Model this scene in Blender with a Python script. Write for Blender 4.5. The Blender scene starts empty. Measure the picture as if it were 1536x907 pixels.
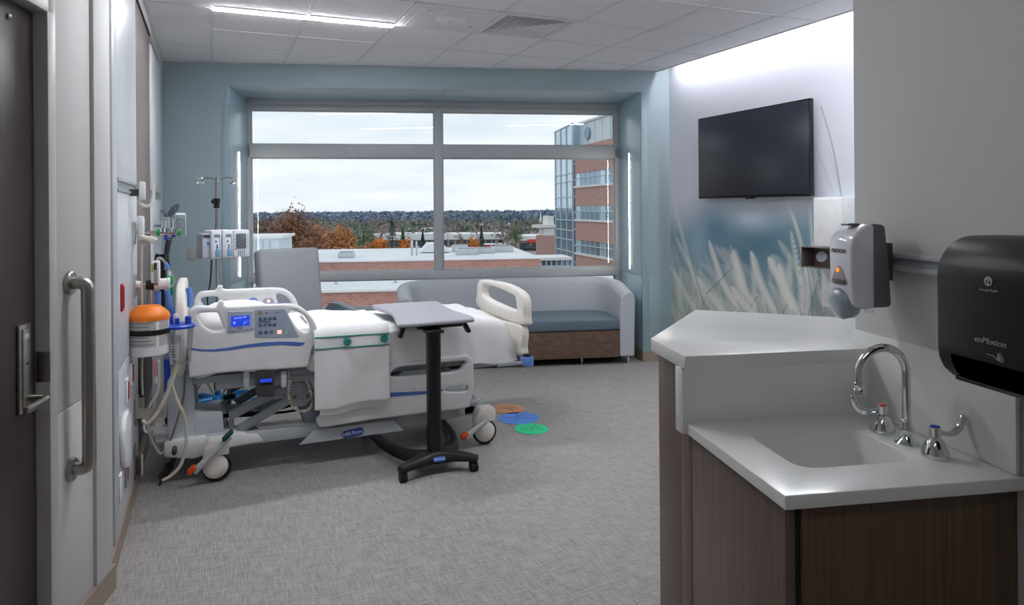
import bpy, bmesh, math, random
import numpy as np
from mathutils import Vector, Matrix, noise
random.seed(7)
S = bpy.context.scene
C = S.collection
PI = math.pi

# ------------------------------------------------------------------ camera
EYE = Vector((0, 0, 1.52)); FPX = 1053.0; CY = 312.0
YAW = .40475; ROLL = -.00751; BETA = .24508; BW = .265
_F = Vector((math.sin(YAW), math.cos(YAW), 0)); _R = Vector((math.cos(YAW), -math.sin(YAW), 0)); _U = Vector((0, 0, 1))
_R2 = _R*math.cos(ROLL) + _U*math.sin(ROLL); _U2 = -_R*math.sin(ROLL) + _U*math.cos(ROLL)
cd = bpy.data.cameras.new('camera'); cam = bpy.data.objects.new('camera', cd); C.objects.link(cam)
m = Matrix.Identity(4)
for i in range(3):
    m[i][0] = _R2[i]; m[i][1] = _U2[i]; m[i][2] = -_F[i]; m[i][3] = EYE[i]
cam.matrix_world = m
cd.sensor_width = 36; cd.lens = 36*FPX/1536; cd.shift_y = -(453.5-CY)/1536; cd.clip_start = .05; cd.clip_end = 5000
S.camera = cam

# ------------------------------------------------------------------ colour management, sky
S.view_settings.view_transform = 'Standard'; S.view_settings.look = 'None'
S.view_settings.gamma = 1; S.view_settings.use_curve_mapping = False
S.view_settings.exposure = 0.30
W = bpy.data.worlds.new('overcast_sky'); S.world = W; W.use_nodes = True
nt = W.node_tree; nt.nodes.clear()
def nd(nt, t, **k):
    n = nt.nodes.new(t)
    for a, b in k.items(): setattr(n, a, b)
    return n
wo = nd(nt, 'ShaderNodeOutputWorld'); bg = nd(nt, 'ShaderNodeBackground')
tc = nd(nt, 'ShaderNodeTexCoord'); mp = nd(nt, 'ShaderNodeMapping'); mp.inputs['Scale'].default_value = (1.6, 1.6, 11)
nz = nd(nt, 'ShaderNodeTexNoise'); nz.inputs['Scale'].default_value = 2.3; nz.inputs['Detail'].default_value = 6; nz.inputs['Roughness'].default_value = .55
cr = nd(nt, 'ShaderNodeValToRGB'); e = cr.color_ramp.elements
e[0].position = .34; e[0].color = (.70, .78, .87, 1); e[1].position = .62; e[1].color = (.90, .925, .95, 1)
nt.links.new(tc.outputs['Generated'], mp.inputs['Vector']); nt.links.new(mp.outputs[0], nz.inputs['Vector'])
nt.links.new(nz.outputs['Fac'], cr.inputs[0]); nt.links.new(cr.outputs[0], bg.inputs[0]); nt.links.new(bg.outputs[0], wo.inputs[0])
bg.inputs[1].default_value = .98
LAMP = 60.0      # ceiling strip diffusers
COVE = 50.0      # cove strip over the mural
LED = 40.0        # strips in the window jambs

# ------------------------------------------------------------------ pixel -> place (a pixel gives a direction, the plane gives the distance)
def ray(u, v): return _F + _R2*((u-768)/FPX) + _U2*((CY-v)/FPX)
LB = Vector((math.cos(BETA), -math.sin(BETA), 0)); NB = Vector((math.sin(BETA), math.cos(BETA), 0))
LW = Vector((math.cos(BW), -math.sin(BW), 0)); NW = Vector((math.sin(BW), math.cos(BW), 0))
def onX(u, v, x): r = ray(u, v); return EYE + r*(x/r.x)
def onY(u, v, y): r = ray(u, v); return EYE + r*(y/r.y)
def onZ(u, v, z): r = ray(u, v); return EYE + r*((z-EYE.z)/r.z)
def onW(u, v, k): r = ray(u, v); p = EYE + r*(k/r.dot(NW)); return Vector((p.dot(LW), p.dot(NW), p.z))
def at(u, v, d): return EYE + ray(u, v)*d
def frameM(l, n): return Matrix(((l.x, n.x, 0, 0), (l.y, n.y, 0, 0), (0, 0, 1, 0), (0, 0, 0, 1)))
MW = frameM(LW, NW); MB = frameM(LB, NB); I4 = Matrix.Identity(4)
def Bp(a, b, z): return MB @ Vector((a, b, z))
def Wp(a, b, z): return MW @ Vector((a, b, z))
def T(x, y, z): return Matrix.Translation((x, y, z))
def RZ(a): return Matrix.Rotation(a, 4, 'Z')
def RX(a): return Matrix.Rotation(a, 4, 'X')
def RY(a): return Matrix.Rotation(a, 4, 'Y')
def planeM(o, ex, ey):
    ex = Vector(ex).normalized(); ey = Vector(ey).normalized(); ez = ex.cross(ey)
    m = Matrix.Identity(4)
    for i in range(3): m[i][0] = ex[i]; m[i][1] = ey[i]; m[i][2] = ez[i]; m[i][3] = o[i]
    return m

# ------------------------------------------------------------------ materials (all procedural)
MATS = {}
def lin(c): return tuple((x/12.92 if x <= .04045 else ((x+.055)/1.055)**2.4) for x in c)
def mat(name, col, rough=.5, metal=0, var=.04, scale=14, bump=0, stretch=(1, 1, 1), emit=0, spec=.5, coat=0, alpha=1):
    if name in MATS: return MATS[name]
    M = bpy.data.materials.new(name); M.use_nodes = True; t = M.node_tree; b = t.nodes['Principled BSDF']
    c = lin(col)
    tc = nd(t, 'ShaderNodeTexCoord'); mp = nd(t, 'ShaderNodeMapping'); mp.inputs['Scale'].default_value = stretch
    n = nd(t, 'ShaderNodeTexNoise'); n.inputs['Scale'].default_value = scale; n.inputs['Detail'].default_value = 5
    r = nd(t, 'ShaderNodeValToRGB'); e = r.color_ramp.elements
    e[0].position = .3; e[1].position = .7
    e[0].color = tuple(max(0, x*(1-var)) for x in c)+(1,); e[1].color = tuple(min(1, x*(1+var)) for x in c)+(1,)
    t.links.new(tc.outputs['Object'], mp.inputs[0]); t.links.new(mp.outputs[0], n.inputs['Vector']); t.links.new(n.outputs['Fac'], r.inputs[0])
    t.links.new(r.outputs[0], b.inputs['Base Color'])
    b.inputs['Roughness'].default_value = rough; b.inputs['Metallic'].default_value = metal
    b.inputs['Specular IOR Level'].default_value = spec; b.inputs['Coat Weight'].default_value = coat
    b.inputs['Alpha'].default_value = alpha
    if emit:
        t.links.new(r.outputs[0], b.inputs['Emission Color']); b.inputs['Emission Strength'].default_value = emit
    if bump:
        bp = nd(t, 'ShaderNodeBump'); bp.inputs['Strength'].default_value = bump; bp.inputs['Distance'].default_value = .01
        t.links.new(n.outputs['Fac'], bp.inputs['Height']); t.links.new(bp.outputs[0], b.inputs['Normal'])
    MATS[name] = M; return M
def wood(name, c0, c1, axis, rough=.45, k=1.0):
    """fine straight veneer grain running along axis"""
    M = bpy.data.materials.new(name); M.use_nodes = True; t = M.node_tree; b = t.nodes['Principled BSDF']
    tc = nd(t, 'ShaderNodeTexCoord'); mp = nd(t, 'ShaderNodeMapping')
    sc = [60*k]*3; sc['XYZ'.index(axis)] = 1.2; mp.inputs['Scale'].default_value = sc
    n = nd(t, 'ShaderNodeTexNoise'); n.inputs['Scale'].default_value = 2; n.inputs['Detail'].default_value = 6; n.inputs['Roughness'].default_value = .65
    r = nd(t, 'ShaderNodeValToRGB'); r.color_ramp.elements[0].position = .32; r.color_ramp.elements[1].position = .7
    r.color_ramp.elements[0].color = lin(c0)+(1,); r.color_ramp.elements[1].color = lin(c1)+(1,)
    t.links.new(tc.outputs['Object'], mp.inputs[0]); t.links.new(mp.outputs[0], n.inputs['Vector']); t.links.new(n.outputs['Fac'], r.inputs[0]); t.links.new(r.outputs[0], b.inputs['Base Color'])
    b.inputs['Roughness'].default_value = rough
    MATS[name] = M; return M
def glass_mat(name, tint=(1, 1, 1), refl=1.0, rough=0.0):
    """clear sheet: see-through with a fresnel reflection"""
    M = bpy.data.materials.new(name); M.use_nodes = True; t = M.node_tree; t.nodes.clear()
    o = nd(t, 'ShaderNodeOutputMaterial'); mx = nd(t, 'ShaderNodeMixShader'); tr = nd(t, 'ShaderNodeBsdfTransparent'); gl = nd(t, 'ShaderNodeBsdfGlossy')
    fr = nd(t, 'ShaderNodeFresnel'); fr.inputs[0].default_value = 1.45; ml = nd(t, 'ShaderNodeMath', operation='MULTIPLY'); ml.inputs[1].default_value = refl
    n = nd(t, 'ShaderNodeTexNoise'); n.inputs['Scale'].default_value = 1.5
    mixc = nd(t, 'ShaderNodeMix', data_type='RGBA'); mixc.inputs[6].default_value = tint+(1,); mixc.inputs[7].default_value = tuple(x*.97 for x in tint)+(1,)
    t.links.new(n.outputs['Fac'], mixc.inputs[0]); t.links.new(mixc.outputs[2], tr.inputs[0])
    gl.inputs['Roughness'].default_value = rough
    t.links.new(fr.outputs[0], ml.inputs[0]); t.links.new(ml.outputs[0], mx.inputs[0]); t.links.new(tr.outputs[0], mx.inputs[1]); t.links.new(gl.outputs[0], mx.inputs[2]); t.links.new(mx.outputs[0], o.inputs[0])
    MATS[name] = M; return M
def floor_mat():
    M = bpy.data.materials.new('woven_vinyl'); M.use_nodes = True; t = M.node_tree; b = t.nodes['Principled BSDF']
    tc = nd(t, 'ShaderNodeTexCoord'); outs = []
    for st in ((7, 130, 1), (130, 7, 1)):
        mp = nd(t, 'ShaderNodeMapping'); mp.inputs['Scale'].default_value = st; mp.inputs['Rotation'].default_value = (0, 0, .05)
        n = nd(t, 'ShaderNodeTexNoise'); n.inputs['Scale'].default_value = 1.3; n.inputs['Detail'].default_value = 3; n.inputs['Roughness'].default_value = .7
        t.links.new(tc.outputs['Object'], mp.inputs[0]); t.links.new(mp.outputs[0], n.inputs['Vector']); outs.append(n.outputs['Fac'])
    a = nd(t, 'ShaderNodeMath', operation='ADD'); t.links.new(outs[0], a.inputs[0]); t.links.new(outs[1], a.inputs[1])
    hf = nd(t, 'ShaderNodeMath', operation='MULTIPLY'); hf.inputs[1].default_value = .5; t.links.new(a.outputs[0], hf.inputs[0])
    r = nd(t, 'ShaderNodeValToRGB'); e = r.color_ramp.elements; e[0].position = .36; e[1].position = .64
    e[0].color = lin((.485, .465, .455))+(1,); e[1].color = lin((.725, .705, .695))+(1,)
    t.links.new(hf.outputs[0], r.inputs[0]); t.links.new(r.outputs[0], b.inputs['Base Color'])
    b.inputs['Roughness'].default_value = .5; b.inputs['Specular IOR Level'].default_value = .4
    bp = nd(t, 'ShaderNodeBump'); bp.inputs['Strength'].default_value = .15; bp.inputs['Distance'].default_value = .002
    t.links.new(hf.outputs[0], bp.inputs['Height']); t.links.new(bp.outputs[0], b.inputs['Normal'])
    MATS['floor'] = M; return M
def brick_mat(name, c1, c2, mortar, s):
    M = bpy.data.materials.new(name); M.use_nodes = True; t = M.node_tree; b = t.nodes['Principled BSDF']
    tc = nd(t, 'ShaderNodeTexCoord'); mp = nd(t, 'ShaderNodeMapping'); mp.inputs['Rotation'].default_value = (PI/2, 0, 0)
    k = nd(t, 'ShaderNodeTexBrick'); k.inputs['Scale'].default_value = s
    k.inputs['Color1'].default_value = lin(c1)+(1,); k.inputs['Color2'].default_value = lin(c2)+(1,); k.inputs['Mortar'].default_value = lin(mortar)+(1,)
    k.inputs['Mortar Size'].default_value = .02; k.inputs['Row Height'].default_value = .25
    t.links.new(tc.outputs['Object'], mp.inputs[0]); t.links.new(mp.outputs[0], k.inputs['Vector']); t.links.new(k.outputs['Color'], b.inputs['Base Color'])
    b.inputs['Roughness'].default_value = .85
    MATS[name] = M; return M

white_plastic = mat('white_plastic', (.925, .925, .93), .35)
warm_white = mat('ivory_plastic', (.93, .91, .88), .38)
grey_plastic = mat('grey_plastic', (.62, .65, .68), .45)
grey_metal = mat('painted_grey_metal', (.60, .63, .66), .4)
light_grey_metal = mat('light_grey_metal', (.74, .76, .78), .4)
dark_grey = mat('dark_grey_plastic', (.25, .25, .26), .45)
black = mat('black_plastic', (.055, .057, .062), .38)
rubber = mat('black_rubber', (.09, .095, .11), .6)
chrome = mat('chrome', (.88, .89, .90), .07, 1, .01)
steel = mat('brushed_steel', (.66, .65, .63), .32, 1, .08, 6, 0, (1, 1, 40))
blue_plastic = mat('blue_plastic', (.12, .28, .72), .35)
light_blue = mat('light_blue_plastic', (.38, .54, .84), .45)
cyan_metal = mat('bright_blue_metal', (.04, .42, .68), .4)
stripe_blue = mat('blue_stripe', (.33, .45, .74), .4)
orange = mat('orange_plastic', (.95, .50, .10), .4)
orange_red = mat('orange_red_plastic', (.86, .33, .07), .45)
green = mat('green_plastic', (.02, .60, .32), .4)
dark_green = mat('dark_green_plastic', (.03, .30, .24), .5)
red = mat('red_plastic', (.74, .12, .13), .4)
sheet_m = mat('white_cotton', (.945, .945, .95), .85, 0, .015, 90, .08)
tealthread = mat('teal_thread', (.05, .58, .54), .8)
mattress_m = mat('mattress_cover', (.70, .72, .76), .6)
wall_grey = mat('warm_grey_paint', (.79, .785, .78), .6, 0, .015, 3)
wall_white = mat('white_laminate', (.81, .825, .845), .35, 0, .01, 3)
wall_blue = mat('blue_grey_paint', (.62, .685, .715), .5, 0, .015, 3)
wainscot_m = mat('teal_grey_wainscot', (.585, .675, .705), .45, 0, .015, 4)
tan_base = mat('tan_vinyl_base', (.60, .54, .49), .55)
alum = mat('anodised_aluminium', (.70, .725, .74), .35, .35, .02)
alum_w = mat('grey_window_frame', (.68, .70, .715), .4, 0, .02)
tile_m = mat('ceiling_tile', (.94, .94, .945), .9, 0, .015, 60, .1)
tee_m = mat('ceiling_tee', (.88, .89, .90), .5)
ceil_white = mat('white_ceiling_metal', (.90, .90, .905), .5)
dark_void = mat('dark_void', (.10, .10, .105), .9)
corian = mat('white_solid_surface', (.90, .90, .89), .22, 0, .02, 120)
sink_m = mat('sink_bowl', (.88, .88, .86), .3, 0, .01)
fab_grey = mat('light_grey_vinyl', (.72, .735, .765), .6, 0, .03, 120, .1)
fab_chair = mat('grey_chair_vinyl', (.62, .635, .66), .6, 0, .03, 120, .1)
fab_blue = mat('slate_blue_vinyl', (.38, .445, .50), .5, 0, .03, 80, .05)
arm_m = mat('dark_slate_arm', (.40, .45, .50), .4)
table_m = mat('grey_laminate', (.645, .645, .68), .4, 0, .015)
table_edge = mat('grey_edge', (.66, .64, .63), .45)
tv_m = mat('tv_screen', (.15, .165, .215), .32, 0, .02, spec=.6)
tv_b = mat('tv_bezel', (.03, .03, .035), .25)
lcd = mat('lcd_blue', (.16, .30, .90), .3, emit=.35)
lcd_t = mat('lcd_text', (.70, .82, 1.0), .3, emit=.6)
amber = mat('amber_light', (1.0, .45, .10), .3, emit=1.5)
warm_btn = mat('lit_button', (1.0, .78, .70), .3, emit=.7)
door_wood = wood('dark_door_veneer', (.185, .155, .15), (.29, .25, .24), 'Z', .4)
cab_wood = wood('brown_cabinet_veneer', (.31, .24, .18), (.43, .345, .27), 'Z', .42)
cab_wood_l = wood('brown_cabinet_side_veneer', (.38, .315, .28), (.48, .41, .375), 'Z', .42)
head_wood = wood('grey_brown_veneer', (.40, .36, .36), (.50, .46, .45), 'Z', .5)
sofa_wood = wood('walnut_drawer', (.32, .24, .20), (.47, .37, .31), 'X', .5, .35)
grey_box = mat('taupe_box', (.42, .38, .36), .5)
cream_cable = mat('cream_cable', (.80, .77, .70), .5)
grey_cable = mat('grey_cable', (.52, .50, .48), .5)
window_glass = glass_mat('window_glass', (.985, .995, .99), .75)
clear_plastic = glass_mat('clear_plastic', (.96, .97, .985), .6, .05)
black_belt = mat('black_strap', (.04, .04, .045), .7)
pink = mat('pink_tube', (.90, .62, .60), .4)
cove_m = mat('cove_diffuser', (.98, .985, 1), .5, emit=COVE, var=0)
led_m = mat('led_diffuser', (1, .965, .92), .5, emit=LED, var=0)
grey_text = mat('grey_print', (.45, .46, .48), .6)
pale_print = mat('pale_print', (.62, .62, .63), .6)
white_print = mat('white_print', (.88, .91, .96), .6)

# ------------------------------------------------------------------ mesh helpers
class G:
    """collects shapes; obj() links them as one mesh object"""
    def __init__(s, M=None): s.bm = bmesh.new(); s.M = M or I4
    def _take(s, b, M=None):
        b.transform(s.M @ (M or I4))
        me = bpy.data.meshes.new('tmp'); b.to_mesh(me); b.free(); s.bm.from_mesh(me); bpy.data.meshes.remove(me); return s
    def box(s, c, size, r=0, seg=2, M=None):
        b = bmesh.new(); bmesh.ops.create_cube(b, size=1)
        for v in b.verts: v.co = Vector((v.co.x*size[0], v.co.y*size[1], v.co.z*size[2]))
        if r: bmesh.ops.bevel(b, geom=list(b.edges), offset=min(r, min(size)*.49), segments=seg, profile=.5, affect='EDGES')
        return s._take(b, (M or I4) @ T(*c))
    def b2(s, x0, x1, y0, y1, z0, z1, r=0, seg=2):
        return s.box(((x0+x1)/2, (y0+y1)/2, (z0+z1)/2), (abs(x1-x0), abs(y1-y0), abs(z1-z0)), r, seg)
    def pd(s, vs, fs, M=None):
        b = bmesh.new(); q = [b.verts.new(v) for v in vs]
        for f in fs: b.faces.new([q[i] for i in f])
        bmesh.ops.recalc_face_normals(b, faces=b.faces[:])
        return s._take(b, M)
    def prism(s, poly, z0, z1, r=0, M=None, seg=2):
        n = len(poly)
        b = bmesh.new(); lo = [b.verts.new((p[0], p[1], z0)) for p in poly]; hi = [b.verts.new((p[0], p[1], z1)) for p in poly]
        b.faces.new(lo[::-1]); b.faces.new(hi)
        for i in range(n): b.faces.new((lo[i], lo[(i+1) % n], hi[(i+1) % n], hi[i]))
        bmesh.ops.recalc_face_normals(b, faces=b.faces[:])
        if r: bmesh.ops.bevel(b, geom=list(b.edges), offset=r, segments=seg, profile=.5, affect='EDGES', clamp_overlap=True)
        return s._take(b, M)
    def cyl(s, p0, p1, r0, r1=None, n=16):
        return s.tube([p0, p1], [r0, r0 if r1 is None else r1], n)
    def tube(s, pts, r, n=8, caps=True):
        P = [Vector(p) for p in pts]; k = len(P); rr = r if isinstance(r, (list, tuple)) else [r]*k
        vs = []; fs = []; up = None
        for i in range(k):
            t = (P[min(i+1, k-1)]-P[max(i-1, 0)]).normalized()
            if up is None: up = t.orthogonal().normalized()
            up = (up - t*up.dot(t)).normalized() if (up - t*up.dot(t)).length > 1e-6 else t.orthogonal().normalized()
            w = t.cross(up)
            for j in range(n):
                a = 2*PI*j/n; vs.append(P[i]+(up*math.cos(a)+w*math.sin(a))*rr[i])
        for i in range(k-1):
            for j in range(n):
                fs.append((i*n+j, i*n+(j+1) % n, (i+1)*n+(j+1) % n, (i+1)*n+j))
        if caps: fs.append(tuple(range(n))[::-1]); fs.append(tuple((k-1)*n+j for j in range(n)))
        return s.pd(vs, fs)
    def lathe(s, prof, M=None, n=24):
        """prof = (r, z) pairs turned round local Z"""
        vs = []; fs = []
        for r, z in prof:
            for j in range(n): a = 2*PI*j/n; vs.append((max(r, 1e-5)*math.cos(a), max(r, 1e-5)*math.sin(a), z))
        for i in range(len(prof)-1):
            for j in range(n): fs.append((i*n+j, i*n+(j+1) % n, (i+1)*n+(j+1) % n, (i+1)*n+j))
        fs.append(tuple(range(n))[::-1]); fs.append(tuple((len(prof)-1)*n+j for j in range(n)))
        return s.pd(vs, fs, M)
    def ball(s, c, r, sc=(1, 1, 1), sub=2):
        b = bmesh.new(); bmesh.ops.create_icosphere(b, subdivisions=sub, radius=r)
        return s._take(b, T(*c) @ Matrix.Diagonal((*sc, 1)))
    def plate(s, outlines, th, M, bev=0, res=2):
        """flat shape with holes in the XY plane of M, thickness th centred on it, rounded rim"""
        cu = bpy.data.curves.new('tmp', 'CURVE'); cu.dimensions = '2D'; cu.fill_mode = 'BOTH'
        cu.extrude = max(th/2-bev, 0); cu.bevel_depth = bev; cu.bevel_resolution = res; cu.offset = -bev
        for o in outlines:
            sp = cu.splines.new('POLY'); sp.points.add(len(o)-1); sp.use_cyclic_u = True
            for q, p in zip(sp.points, o): q.co = (p[0], p[1], 0, 1)
        ob = bpy.data.objects.new('tmp', cu); me = bpy.data.meshes.new_from_object(ob)
        b = bmesh.new(); b.from_mesh(me); bpy.data.objects.remove(ob); bpy.data.curves.remove(cu); bpy.data.meshes.remove(me)
        bmesh.ops.remove_doubles(b, verts=b.verts[:], dist=1e-5)
        return s._take(b, M)
    def text(s, txt, M, size, th=.0006, align='CENTER', shear=0, sx=1):
        cu = bpy.data.curves.new('tmp', 'FONT'); cu.body = txt; cu.size = size; cu.extrude = th; cu.align_x = align; cu.align_y = 'CENTER'; cu.shear = shear; cu.resolution_u = 3
        ob = bpy.data.objects.new('tmp', cu); me = bpy.data.meshes.new_from_object(ob)
        b = bmesh.new(); b.from_mesh(me); bpy.data.objects.remove(ob); bpy.data.curves.remove(cu); bpy.data.meshes.remove(me)
        return s._take(b, M @ Matrix.Diagonal((sx, 1, 1, 1)))
    def mesh(s, name): 
        me = bpy.data.meshes.new(name); s.bm.to_mesh(me); s.bm.free(); return me
    def obj(s, name, material, parent=None, base=None, angle=38, smooth=True):
        bs = BASE.get(parent, Vector((0, 0, 0))) if parent else Vector(base or (0, 0, 0))
        bmesh.ops.translate(s.bm, verts=s.bm.verts[:], vec=-bs)
        me = s.mesh(name); me.materials.append(material)
        if smooth:
            me.polygons.foreach_set('use_smooth', [True]*len(me.polygons)); me.set_sharp_from_angle(angle=math.radians(angle))
        o = bpy.data.objects.new(name, me); C.objects.link(o)
        if parent: o.parent = parent
        else: o.location = bs
        BASE[o] = bs
        return o
BASE = {}
def thing(name, label, cat, base, group=None):
    o = bpy.data.objects.new(name, None); C.objects.link(o); o.location = base; o.empty_display_size = .1; BASE[o] = Vector(base)
    return tag(o, label, cat, group)
def tag(o, label, cat, group=None):
    o['label'] = label; o['category'] = cat
    if group: o['group'] = group
    return o
def struct(o, label=None, cat=None):
    o['kind'] = 'structure'
    if label: o['label'] = label
    if cat: o['category'] = cat
    return o
def smooth_loop(pts, n=5):
    """closed Catmull-Rom through the points"""
    out = []; k = len(pts)
    for i in range(k):
        p0, p1, p2, p3 = [Vector(pts[(i+j-1) % k]) for j in range(4)]
        for q in range(n):
            t = q/n; out.append(.5*((2*p1)+(-p0+p2)*t+(2*p0-5*p1+4*p2-p3)*t*t+(-p0+3*p1-3*p2+p3)*t**3))
    return out
def smooth_path(pts, n=6):
    P = [Vector(p) for p in pts]; P = [2*P[0]-P[1]]+P+[2*P[-1]-P[-2]]; out = []
    for i in range(1, len(P)-2):
        p0, p1, p2, p3 = P[i-1:i+3]
        for q in range(n):
            t = q/n; out.append(.5*((2*p1)+(-p0+p2)*t+(2*p0-5*p1+4*p2-p3)*t*t+(-p0+3*p1-3*p2+p3)*t**3))
    out.append(P[-2]); return out
def fillet(pts, r, n=6):
    """polyline with its corners rounded"""
    P = [Vector(p) for p in pts]; out = [P[0]]
    for i in range(1, len(P)-1):
        a = (P[i-1]-P[i]); b = (P[i+1]-P[i]); d = min(r, a.length*.5, b.length*.5); a.normalize(); b.normalize()
        p, q = P[i]+a*d, P[i]+b*d
        for k in range(n+1):
            t = k/n; out.append(p*(1-t)**2 + P[i]*2*t*(1-t) + q*t*t)
    out.append(P[-1]); return out
def rrect(x0, x1, y0, y1, r, n=4):
    out = []
    for cx, cy, a in ((x1-r, y1-r, 0), (x0+r, y1-r, 90), (x0+r, y0+r, 180), (x1-r, y0+r, 270)):
        for k in range(n+1): t = math.radians(a+90*k/n); out.append((cx+r*math.cos(t), cy+r*math.sin(t)))
    return out
def clip(poly, n, c):
    """keep the side n.p <= c"""
    out = []
    for i in range(len(poly)):
        p, q = poly[i], poly[(i+1) % len(poly)]; dp = n[0]*p[0]+n[1]*p[1]-c; dq = n[0]*q[0]+n[1]*q[1]-c
        if dp <= 0: out.append(p)
        if dp*dq < 0: t = dp/(dp-dq); out.append((p[0]+(q[0]-p[0])*t, p[1]+(q[1]-p[1])*t))
    return out

# dimensions of the room
ZC = 2.853; XL = -.385; XR = 4.18; XCE = 4.05           # ceiling, headwall face, mural wall, edge of the ceiling
BF = 6.667; BG = 7.48; AL = -1.665; AR = 2.235; ZAL = 2.655   # alcove front, window plane, jambs, soffit
AS = 1.446; AD = -1.15                                  # sink wall and door wall (turned frame)

# ================================================================== STRUCTURE
corner = clip([(-4, -4), (6, -4), (6, 9), (-4, 9)], (NW.x, NW.y), BG+.08)
o = G().prism(corner, -.12, 0).obj('floor', floor_mat()); struct(o, 'grey woven-look vinyl floor of the patient room', 'floor')

# window wall with its deep alcove
g = G(MW)
g.b2(-2.75, AL, BF, BG+.08, 0, 3.0); g.b2(AR, 3.1, BF, BG+.08, 0, 3.0); g.b2(AL, AR, BF, BG+.08, ZAL, 3.0); g.b2(AL, AR, BG-.06, BG+.08, 0, .44)
wall_back = struct(g.obj('wall_back', wall_blue, smooth=False), 'blue grey painted wall with the deep window alcove', 'wall')
for i, (a0, a1) in enumerate(((-2.3, -1.72), (2.29, 2.53))):
    G(MW).b2(a0, a1, BF-.006, BF+.01, .10, .835, .001).obj('wainscot_panel', wainscot_m, wall_back)
lit_lining = mat('pale_blue_laminate', (.70, .80, .85), .28, 0, .01, 3)  # lightened, glossier version of the wall blue, imitating window light in the alcove
G(MW).b2(AR-.004, AR+.01, BF+.004, BG-.06, .10, .832, .001).obj('lining_panel', lit_lining, wall_back); G(MW).b2(AR-.004, AR+.01, BF+.004, BG-.06, .838, ZAL, .001).obj('lining_panel', lit_lining, wall_back)
G(MW).b2(AL-.01, AL+.004, BF+.004, BG-.06, .838, ZAL, .001).obj('lining_panel', lit_lining, wall_back); G(MW).b2(AL-.01, AL+.004, BF+.004, BG-.06, .10, .832, .001).obj('lining_panel', lit_lining, wall_back)
G(MW).b2(AL, .30, BF+.004, BG-.06, ZAL-.004, ZAL+.01, .001).obj('lining_panel', lit_lining, wall_back); G(MW).b2(.304, AR, BF+.004, BG-.06, ZAL-.004, ZAL+.01, .001).obj('lining_panel', lit_lining, wall_back)
for a0, a1 in ((-1.712, -1.655), (2.226, 2.288)):
    G(MW).b2(a0, a1, BF-.008, BF+.03, .1, 2.487, .002).obj('corner_guard', wainscot_m, wall_back)
G(MW).b2(-2.3, AL+.008, BF-.012, BF+.02, 0, .1).b2(AR-.012, 2.53, BF-.012, BF+.02, 0, .1).b2(AR-.012, AR, BF, BG-.06, 0, .1).obj('baseboard_back', tan_base, smooth=False)['kind'] = 'structure'
bpy.data.objects['baseboard_back']['label'] = 'tan vinyl base along the window wall'

# window: frame members and six panes
win = bpy.data.objects.new('window_1', None); C.objects.link(win); win.location = Wp(.28, BG, .44); BASE[win] = Vector(win.location)
struct(win, 'wide aluminium window of six panes set back in the alcove', 'window')
z0w, z1w = .44, ZAL
def bar(nm, a0, a1, z0, z1, t=.06, r=.003): return G(MW).b2(a0, a1, BG-t, BG+.03, z0, z1, r).obj(nm, alum_w, win)
bar('head_frame', AL, AR, 2.60, z1w, .10); bar('head_frame', AL, AR, 2.54, 2.605, .06)
bar('transom', AL, AR, 2.055, 2.188); bar('sill_rail', AL, AR, .785, .872, .075); bar('bottom_rail', AL, AR, z0w, .50)
bar('mullion', .225, .308, z0w, 2.56, .07)
bar('jamb_frame', AL, AL+.03, z0w, 2.56); bar('jamb_frame', AR-.055, AR, z0w, 2.56)
for a0, a1 in ((AL+.03, .225), (.308, AR-.055)):
    for z0, z1 in ((.50, .785), (.872, 2.055), (2.188, 2.54)):
        G(MW).b2(a0, a1, BG-.012, BG-.006, z0, z1).obj('pane', window_glass, win, smooth=False)
        f = G(MW)
        f.b2(a0, a1, BG-.03, BG-.001, z0, z0+.012).b2(a0, a1, BG-.03, BG-.001, z1-.012, z1).b2(a0, a0+.012, BG-.03, BG-.001, z0, z1).b2(a1-.012, a1, BG-.03, BG-.001, z0, z1)
        f.obj('glazing_bead', alum_w, win, smooth=False)
# LED strips sunk in the two jambs
for a, sgn, lab in ((AL, 1, 'slim vertical light strip in the alcove jamb beside the pump stand'), (AR, -1, 'slim vertical light strip in the alcove jamb beside the sofa')):
    t = thing('light_strip', lab, 'lamp', Wp(a, 7.07, .88), 'light strips in the window jambs')
    G(MW).b2(a-.004*sgn, a+.0065*sgn, 7.07-.016, 7.07+.016, .875, 2.085, .001).obj('housing', alum, t)
    G(MW).b2(a, a+.009*sgn, 7.07-.007, 7.07+.007, .88, 2.08).obj('diffuser', led_m, t)

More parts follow.
